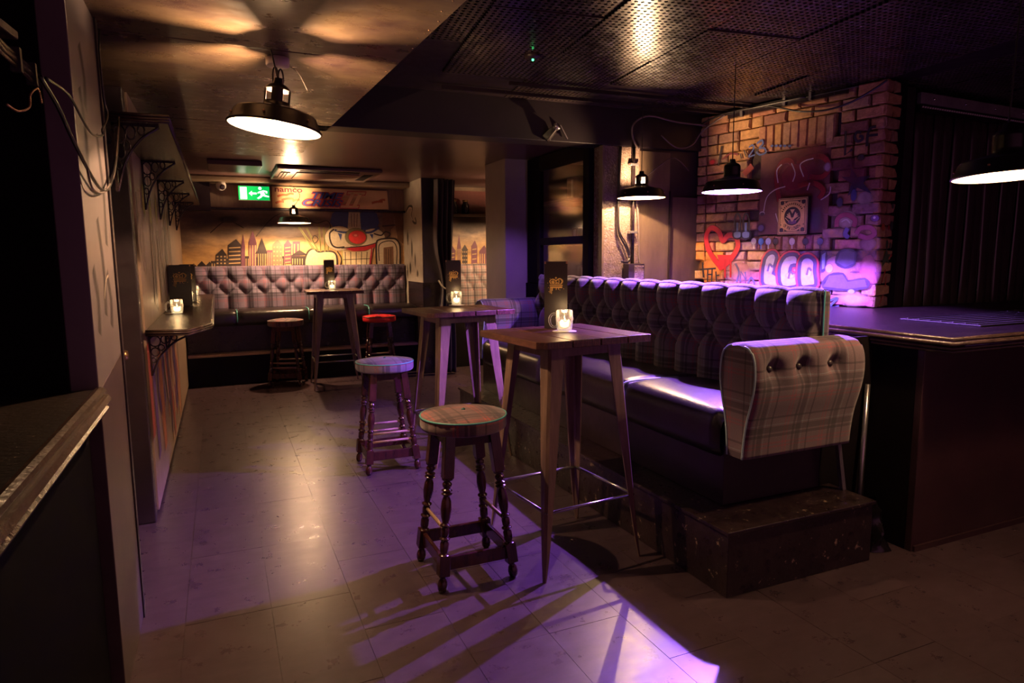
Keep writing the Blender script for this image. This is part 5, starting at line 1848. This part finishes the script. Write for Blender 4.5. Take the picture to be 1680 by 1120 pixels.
# ---- lower wall shelf with its brackets
def scroll(name, p, h, d, parent):
    """cast iron scroll bracket in the plane across the wall at p (wall, y, shelf underside)"""
    x, y, z = p
    m = MB()
    m.bar((x + .006, y, z), (x + .006, y, z - h), .006)
    m.bar((x, y, z - .006), (x + d, y, z - .006), .006)
    m.tube(spline([(x + .008, y, z - h), (x + d * .25, y, z - h * .55), (x + d * .6, y, z - h * .22), (x + d, y, z - .01)], 6), .006, 6)
    for cx_, cz_, r in ((.16, .16, .13), (.40, .13, .10), (.15, .42, .10), (.62, .09, .07), (.30, .32, .07), (.10, .62, .06)):
        m.tube([(x + cx_ * d + r * d * math.cos(a * PI / 6), y, z - cz_ * h + r * h * math.sin(a * PI / 6)) for a in range(12)], .004, 5, True)
    return m.build(name, 'black_gloss', parent)


t = thing('wall_shelf', 'lower glossy drinking ledge on the left wall with three candle mugs', 'shelf', (-.24, 6.2, 1.06))
MB().prism([(-.404, 4.27, 1.062), (-.185, 4.21, 1.062), (-.072, 4.56, 1.062), (-.082, 8.2, 1.062), (-.404, 8.2, 1.062)], (0, 0, .036)).build('board', 'ledge_gloss', t, bevel=.004)
m = MB()
for k, (dz, o_) in enumerate(((1.092, .006), (1.080, .012), (1.068, .006))):
    m.tube([(-.404, 4.27 - o_, dz), (-.185, 4.21 - o_, dz), (-.072 + o_, 4.555, dz), (-.082 + o_, 8.2, dz)], .007, 6)
m.build('edge_moulding', 'moulding', t)
for y in (4.36, 5.6, 7.0):
    scroll('bracket', (-.404, y, 1.06), .24, .22, t)
t = thing('wall_shelf', 'upper wall shelf high on the left wall with iron scroll brackets', 'shelf', (-.27, 6, 2.10))
MB().box((-.404, 3.44, 2.10), (-.175, 8.5, 2.128)).build('board', 'ledge_gloss', t)
m = MB()
for dz in (2.105, 2.117, 2.130):
    m.tube([(-.40, 3.435, dz), (-.172, 3.435, dz), (-.168, 8.5, dz)], .007, 6)
m.build('edge_moulding', 'moulding', t)
for y in (3.50, 4.75, 5.9, 7.0, 8.1):
    scroll('bracket', (-.404, y, 2.10), .30, .19, t)
LT_ = 1.0985
for k, (px, py, lb) in enumerate(((291, 515, 'nearest of three candle mugs on the lower wall shelf'), (309, 497, 'middle of three candle mugs on the lower wall shelf'), (319.5, 485, 'farthest of three candle mugs on the lower wall shelf'))):
    p = atz(px, py, LT_)
    mug((p.x, p.y, LT_ + .001), .15 if k == 0 else 2.5, lb)
    candle((p.x, p.y, LT_ + .0135), ('tealight in the nearest mug', 'tealight in the middle mug', 'tealight in the farthest mug')[k] + ' on the lower wall shelf', .45)
p = atz(290, 513, LT_)
tag(MB().lathe([(.001, 0), (.05, 0), (.055, .0008), (.001, .001)], 28, (p.x - .03, p.y - .02, LT_)).build('coaster', 'paper'), 'paper coaster beside the nearest mug on the wall shelf', 'coaster', 'paper coasters under the mugs')
p = atz(293, 505, LT_)
menu((-.315, p.y + .28, LT_ + .001), -.02, 'nearer crown menu on the lower wall shelf', .345, .175)
menu((-.275, p.y + .85, LT_ + .001), -.02, 'farther crown menu on the lower wall shelf behind the other', .345, .13)

# ---- black curtain tied back and the drape by the column
t = thing('curtain', 'black curtain tied back with rope beside the white pier', 'curtain', (2.62, 8.02, 0))
def drape(s, v):
    z = v * 2.42
    pin = math.exp(-((z - 1.12) / .35) ** 2)
    w = .26 * (1 - .45 * pin)
    x = 2.60 + (s - .5) * w + .03 * pin + .02 * math.sin(z * 3)
    y = 8.04 + .045 * math.sin(s * 26 + z * .8) * (1 - .5 * pin) + .03 * math.sin(z * 2.3)
    return (x, y, z + .02)
o = MB().grid(drape, 60, 40).build('cloth', 'cloth_black', t, solid=.004)
MB().tube(spline([(2.50, 8.0, 1.20), (2.54, 7.95, 1.12), (2.62, 7.93, 1.08), (2.70, 7.95, 1.10), (2.73, 8.02, 1.14)], 6), .010, 8).build('tie_rope', 'rope', t)
t2_ = thing('curtain', 'thin black curtain edge hanging against the grey column', 'curtain', (2.86, 7.2, 0))
MB().grid(lambda s, v: (2.80 + s * .10 + .0 * v, 6.95 + .03 * math.sin(s * 18 + v), .02 + v * 2.43), 24, 10).build('cloth', 'cloth_black', t2_, solid=.004)

# ---- glazed cabinet with stored boxes
cab = thing('cabinet', 'tall black glazed cabinet of boxes between the column and metal cladding', 'cabinet', (3.3, 5.5, 1.22))
cy0, cy1, cz0, cz1 = BY + .17, 6.25, 1.225, 2.455
for lo, hi in (((2.965, cy0, cz0), (3.69, cy1, cz0 + .02)), ((3.66, cy0, cz0 + .02), (3.69, cy1, cz1 - .02)), ((2.965, cy0, cz1 - .02), (3.69, cy1, cz1)),
               ((2.965, cy1 - .02, cz0 + .02), (3.66, cy1, cz1 - .02)), ((2.965, cy0, cz0 + .02), (3.66, cy0 + .02, cz1 - .02))):
    MB().box(lo, hi).build('panel', 'black_paint', cab)
fx0, fx1 = 2.915, 2.96
zs = [1.225, 1.64, 2.10, 2.45]
for a, b in ((cy0, cy0 + .10), (cy1 - .28, cy1)):
    MB().box((fx0, a, cz0), (fx1, b, cz1)).build('stile', 'black_matt', cab, bevel=.004)
for zr, h_ in ((cz0, .06), (1.60, .07), (cz1 - .14, .14)):
    MB().box((fx0 + .003, cy0 + .10, zr), (fx1 - .003, cy1 - .28, zr + h_)).build('rail', 'black_matt', cab, bevel=.004)
for zr in (1.60, 2.00):
    MB().box((2.97, cy0 + .02, zr), (3.655, cy1 - .02, zr + .022)).build('shelf', 'black_paint', cab)
MB().box((2.934, cy0 + .10, 1.28), (2.938, cy1 - .28, 2.32)).build('pane', 'pane_glass', cab)
bx = 0
for (y, z, dy, h_, lb) in ((5.75, 2.022, .22, .22, 'grey storage box with two holes on the top cabinet shelf'), (5.42, 2.022, .16, .12, 'small pale box on the top cabinet shelf'), (5.15, 2.022, .16, .04, 'flat box on the top cabinet shelf nearest the cladding'),
                           (5.70, 1.622, .12, .14, 'short dark carton on the middle cabinet shelf'), (5.42, 1.622, .14, .20, 'tall carton on the middle cabinet shelf'), (5.20, 1.622, .15, .25, 'tallest pale carton on the middle cabinet shelf'),
                           (5.55, 1.245, .2, .16, 'dark carton at the bottom of the cabinet')):
    t = thing('box', lb, 'box', (3.3, y, z), 0, 'cartons in the glazed cabinet')
    MB().box((3.16, y - dy / 2, z), (3.45, y + dy / 2, z + h_)).build('body', 'cardboard', t, bevel=.004)
    MB().box((3.155, y - .02, z + h_ * .1), (3.16, y + .02, z + h_ * .9)).build('tape', 'paper' if bx % 3 == 0 else 'pillar_grey', t)
    bx += 1
t = thing('tin', 'round pinkish tin lid at the bottom of the glazed cabinet', 'tin', (3.2, 5.85, 1.246))
MB().lathe([(.001, 0), (.04, 0), (.04, .02), (.001, .022)], 20, (3.14, 5.85, 1.29), (-1, 0, 0)).build('lid', 'rose_white', t)
MB().lathe([(.001, 0), (.015, 0), (.001, .004)], 14, (3.115, 5.85, 1.29), (-1, 0, 0)).build('badge', 'red_paint', t)
t = thing('lampshade', 'small orange pleated shade at the bottom of the glazed cabinet', 'lampshade', (3.2, 5.25, 1.246))
m = MB()
m.lathe([(.10, 0), (.10, .01), (.06, .14), (.06, .15)], 24, (3.24, 5.25, 1.30))
m.build('shade', 'marquee', t)
for k in range(8):
    a = k * PI / 4
    MB().bar((3.24 + .101 * math.cos(a), 5.25 + .101 * math.sin(a), 1.305), (3.24 + .061 * math.cos(a), 5.25 + .061 * math.sin(a), 1.44), .004).build('pleat', 'red_paint', t)

# ---- pipes and junction box on the clad column
yq = BY - .004
t = thing('junction_box', 'black metal junction box above the banquette back on the clad column', 'junction box', (3.27, yq, 1.25))
MB().box((3.155, yq - .09, 1.22), (3.315, yq, 1.425)).build('box', 'black_paint', t, bevel=.004)
MB().box((3.21, yq - .094, 1.235), (3.305, yq - .089, 1.41)).build('cover', 'osb', t, bevel=.002)
for x in (3.218, 3.297):
    for z in (1.245, 1.40):
        MB().ball((x, yq - .095, z), .006, 6).build('screw', 'steel_rail', t)
t = thing('conduit', 'black vertical conduit pipe fixed to the clad column', 'pipe', (3.21, yq - .02, 1.425))
MB().tube([(3.235, yq - .022, 1.425), (3.235, yq - .022, 2.392)], .014, 10).build('pipe', 'black_gloss', t)
for z in (1.68, 2.24):
    MB().box((3.195, yq - .04, z), (3.275, yq, z + .02)).build('clip', 'steel_rail', t, bevel=.003)
cabs = [('black cable looping down the clad column to the junction box', [(3.105, yq - .012, 2.39), (3.09, yq - .015, 2.1), (3.09, yq - .015, 1.85), (3.10, yq - .02, 1.68), (3.16, yq - .03, 1.57), (3.19, yq - .04, 1.48), (3.16, yq - .06, 1.44), (3.10, yq - .06, 1.445)], .009, 'cable_black'),
        ('second thin cable beside the looping one on the clad column', [(3.115, yq - .012, 2.39), (3.102, yq - .012, 2.0), (3.104, yq - .012, 1.72), (3.17, yq - .02, 1.60), (3.205, yq - .03, 1.50), (3.18, yq - .05, 1.455)], .006, 'cable_black'),
        ('grey flex sloping down behind the column lamp', [(3.27, yq - .01, 2.0), (3.30, yq - .01, 1.75), (3.31, yq - .01, 1.5), (3.312, yq - .02, 1.43)], .006, 'cable_grey')]
for lb, pts, r, mt in cabs:
    tag(MB().tube(spline(pts, 7), r, 7).build('cable', mt), lb, 'cable')

# ---- spotlight bracket on the beam, detector
sp = aty(905, 216, BY - .05)
t = thing('spotlight', 'small black spotlight on a bracket under the dark beam', 'spotlight', sp)
MB().bar(sp + Vector((-.03, .05, -.05)), sp + Vector((.03, 0, .03)), .03, .022).build('body', 'black_gloss', t, bevel=.004)
MB().lathe([(.020, 0), (.030, .004), (.030, .03), (.024, .034)], 14, sp + Vector((.02, -.02, .03)), (.5, -.7, .4)).build('rim', 'steel_rail', t)
MB().bar(sp + Vector((.09, .03, .06)), sp + Vector((.15, .02, -.045)), (.013, .004)).build('flap', 'galvanised', t)
MB().bar(sp + Vector((.02, .049, 0)), sp + Vector((.1, .049, .0)), .008).build('bracket', 'black_paint', t)
sl_ = bpy.data.lights.new('spot_light', 'SPOT')
sl_.energy, sl_.color, sl_.spot_size, sl_.spot_blend, sl_.shadow_soft_size = 42, BLUE, math.radians(64), .6, .02
so = bpy.data.objects.new('spot_light', sl_)
COL.objects.link(so)
so.parent = t
so.location = (0, 0, -.072)
so.rotation_euler = (Vector((2.62, 6.0, .9)) - sp).to_track_quat('-Z', 'Y').to_euler()
dp = atz(873, 98, ZP - .03)
t = thing('smoke_detector', 'small black detector with a green light on the perforated ceiling', 'detector', dp)
MB().lathe([(.001, 0), (.03, .002), (.045, .012), (.048, .03), (.001, .031)], 18, dp).build('body', 'black_paint', t)
MB().ball(dp + Vector((0, -.01, -.003)), .007, 8).build('led', 'led_green', t)

# ================================================================== BAR
bar = thing('bar_counter', 'dark wooden bar counter with moulded edge at right', 'bar', (4.5, 2.8, 0))
e0 = BC + BU * 1.45 + BN * .0
top = [(3.10, 1.985), (7.2, 1.985), (7.2, 3.32), (4.25, 3.32), (e0.x, e0.y), (3.10, 4.75)]
MB().prism([(x, y, 1.075) for x, y in top], (0, 0, .033)).build('bar_top', 'counter_worn', bar, bevel=.006)
m = MB()
for dz, o_, r in ((1.098, .004, .011), (1.078, .016, .012), (1.056, .006, .010), (1.038, -.006, .010)):
    m.tube([(3.10 - o_, 4.7, dz), (3.10 - o_, 1.985 - o_, dz), (7.2, 1.985 - o_, dz)], r, 8)
m.build('edge_moulding', 'moulding', bar)
MB().box((3.118, 2.123, 0), (7.1, 2.16, 1.075)).build('front_panel', 'bar_front', bar, bevel=.003)
MB().box((3.118, 2.16, 0), (3.15, 4.7, 1.075)).build('side_panel', 'black_matt', bar)
MB().box((3.13, 2.112, 0), (7.1, 2.124, .03)).build('skirting', 'bar_front', bar)
hk = MB().tube(spline([(4.08, 2.12, .93), (4.08, 2.09, .925), (4.08, 2.075, .90), (4.09, 2.075, .88), (4.12, 2.085, .88), (4.16, 2.085, .905)], 5), .005, 6)
hk.build('bag_hook', 'brass', bar)
mats_ = [atz(*p, 1.11) for p in ((1424, 517), (1592, 535), (1655, 530), (1555, 509))]
tag(MB().box((3.66, 2.20, 1.109), (4.62, 2.66, 1.117)).build('bar_mat', 'rubber', bevel=.003), 'left black rubber bar mat lying on the bar top', 'mat', 'rubber bar mats')
tag(MB().box((4.64, 2.22, 1.109), (5.60, 2.68, 1.117)).build('bar_mat', 'rubber', bevel=.003), 'right black rubber bar mat at the picture edge', 'mat', 'rubber bar mats')
for o in [k for k in bpy.data.objects if k.name.startswith('bar_mat')]:
    for i in range(7):
        w0_ = root_loc(o)
        MB().bar(w0_ + Vector((-.46, -.20 + i * .066, .0085)), w0_ + Vector((.46, -.20 + i * .066, .0085)), .004).build('rib', 'rubber', o)
pA, pB = Vector((3.03, 2.36, 0.004)), aty(1452, 628, 2.55)
tag(MB().tube([Vector((3.0, 2.345, .005)), Vector((3.07, 2.385, .82))], .013, 10).build('pole', 'steel_rail'), 'grey metal pole leaning in the gap between banquette and bar', 'pole')
bg = MB()
random.seed(3)
bg.grid(lambda s, v: (2.98 + .07 * math.sin(s * 2 * PI) * (1 - v * .4) + .02 * math.sin(s * 19 + v * 5), 2.26 + .09 * math.cos(s * 2 * PI) * (1 - v * .3) + .02 * math.sin(s * 13 + v * 9), .002 + v * (.21 + .04 * math.sin(s * 12))), 28, 8)
tag(bg.build('bin_bag', 'bin_bag'), 'crumpled black bag on the floor beside the step', 'bag')

struct(MB().box((2.765, 2.405, 0), (3.117, 2.42, 1.07)).build('light_block', 'black_matt'), 'black board added between banquette and bar to block blue light')  # added blocker: keeps the blue lamp off the floor by the bar

# ---- strip curtain and rail behind the bar
pc_ = MB()
def strip_pt(f):
    return Vector((4.80 + f * 2.4, 3.47 + f * .14, 0))
t = thing('strip_curtain', 'dark glossy plastic strip curtain hanging behind the bar', 'curtain', (5.9, 3.55, .1))
for k in range(20):
    c0_, c1_ = strip_pt(k / 20), strip_pt((k + 1.12) / 20)
    off = Vector((0, .012 * (k % 2), 0))
    m = MB()
    m.grid(lambda s, v: c0_.lerp(c1_, s) + off + Vector((0, -.016 * math.sin(s * PI) + .006 * math.sin(v * 7 + k), .1 + v * 2.46)), 8, 14)
    m.build('strip', 'pvc', t, solid=.003)
t = thing('curtain_rail', 'slotted grey metal rail above the plastic strip curtain', 'rail', (5.9, 3.5, 2.55))
a, b = strip_pt(-.01), strip_pt(1.0)
dv = (b - a).normalized()
nv_ = Vector((dv.y, -dv.x, 0))
MB().prism([a + nv_ * .05 + Vector((0, 0, 2.585)), b + nv_ * .05 + Vector((0, 0, 2.585)), b + nv_ * .05 + Vector((0, 0, 2.665)), a + nv_ * .05 + Vector((0, 0, 2.665))], -nv_ * .035).build('channel', 'galvanised', t, bevel=.003)
MB().prism([a + nv_ * .045 + Vector((0, 0, 2.525)), b + nv_ * .045 + Vector((0, 0, 2.525)), b + nv_ * .045 + Vector((0, 0, 2.58)), a + nv_ * .045 + Vector((0, 0, 2.58))], -nv_ * .02).build('hanger_plate', 'black_gloss', t)
sl = MB()
for k in range(80):
    p = a + dv * (.03 + k * .03) + nv_ * .047 + Vector((0, 0, 2.562))
    sl.obox(p, dv * .009, nv_ * .002, Vector((0, 0, .006)) + dv * .004)
sl.build('slot', 'paper', t)
for k in range(6):
    MB().ball(a + dv * (.15 + k * .4) + nv_ * .052 + Vector((0, 0, 2.625)), .012, 8).build('bolt', 'steel_rail', t)
struct(MB().box((4.50, 3.42, 0), (4.72, 3.66, ZP)).build('trim_10', 'black_paint', bevel=.004), 'dark post between the brick pier and the strip curtain')
struct(MB().box((4.3, 3.34, 1.0), (4.52, 3.6, ZP)).build('trim_11', 'black_matt'), 'dark filler behind the near end of the brick pier')

# ================================================================== CABLES
def cable(lb, pts, r=.006, mt='cable_black', k=7):
    return tag(MB().tube(spline(pts, k), r, 7).build('cable', mt), lb, 'cable')


def bw(px, py, off=.05):
    s, z = brick_at(px, py)
    return BC + BU * s + BN * off + Vector((0, 0, min(z, ZP - .03)))


tr = thing('cable_tray', 'black cable tray running along the top of the brick pier', 'cable tray', bw(1330, 162))
m = MB()
m.bar(bw(1200, 190, .03), bw(1395, 136, .03), (.018, .028))
m.build('tray', 'black_gloss', tr)
for px, py in ((1222, 184), (1292, 165), (1335, 152)):
    MB().bar(bw(px, py + 3, .055), bw(px + 4, py + 2, .055), (.012, .03)).build('clip', 'steel_rail', tr)
o = [k for k in bpy.data.objects if k.name == 'tray'][0]
cable('long black cable sagging across the bricks from the coil', [bw(1205, 128), bw(1225, 138), bw(1240, 155), bw(1262, 165), bw(1285, 178), bw(1320, 184), bw(1360, 182), bw(1400, 170), bw(1440, 148), bw(1462, 128)], .007)
cable('thin black cable along the pier under the tray', [bw(1196, 190), bw(1240, 176), bw(1300, 163), bw(1350, 155), bw(1395, 146), bw(1415, 132)], .006)
cable('thick black cable running along the edge of the pier top', [bw(1150, 208), bw(1195, 188, .07), bw(1250, 160, .07), bw(1330, 148, .07)], .008)
ck = []
for k in range(40):
    a = k * PI / 7
    ck.append(bw(1208 + (11 + (k % 9) * .4) * math.cos(a), 141 + 13 * math.sin(a), .06 + .0006 * k))
cable('coil of black cable hanging at the top corner of the brick pier', ck, .005, 'cable_black', 2)
cable('small black cable loop beside the coil on the bricks', [bw(1228 + 9 * math.cos(a * PI / 5), 163 + 10 * math.sin(a * PI / 5), .06) for a in range(11)], .005)
cable('grey cable curving from the pier across to the beam', [bw(1196, 190, .05), bw(1160, 215, .05), aty(1135, 238, BY - .03), aty(1110, 242, BY - .03), aty(1085, 222, BY - .02)], .006, 'cable_grey')
cable('dark cable arching from the ceiling above the column lamp', [aty(1160, 206, BY - .06), aty(1110, 200, BY - .05), aty(1065, 190, BY - .05), aty(1040, 203, BY - .05), aty(1038, 225, BY - .03), aty(1048, 246, BY - .03)], .008, 'cable_grey')
cable('thin looped wire over the boards beside the column lamp', [aty(1060, 290, BY + .03), aty(1082, 272, BY - .02), aty(1102, 259, BY - .02), aty(1115, 264, BY - .02), aty(1130, 280, BY + .045)], .004, 'cable_grey')
tag(MB().tube([aty(1048, 168, BY - .06), aty(1055, 178, BY - .06), aty(1063, 166, BY - .06)], .004, 5).build('cable_tie', 'cable_grey'), 'forked grey cable tie above the column lamp', 'cable tie')
# loops of cable on the near left panel
XL = -.36
A_ = lambda px, py, x=XL: atx(px, py, x)
cable('black cable sagging from the hatch rail across the near left panel', [A_(66, 126), A_(95, 175), A_(120, 230), A_(150, 288), A_(166, 310), A_(178, 308), A_(188, 275), A_(193, 235), A_(194.5, 196)], .0055)
cable('grey cable looping low on the near left panel', [A_(143, 275), A_(150, 305), A_(163, 316), A_(175, 310), A_(187, 285), A_(192, 240), A_(195, 192)], .004, 'cable_grey')
cable('thin cable hanging from the top of the near left panel', [A_(163, 48), A_(163, 85), A_(170, 160), A_(176, 185), A_(174, 200), A_(168, 212), A_(168, 222), A_(152, 220), A_(135, 195), A_(112, 155), A_(75, 128)], .004)
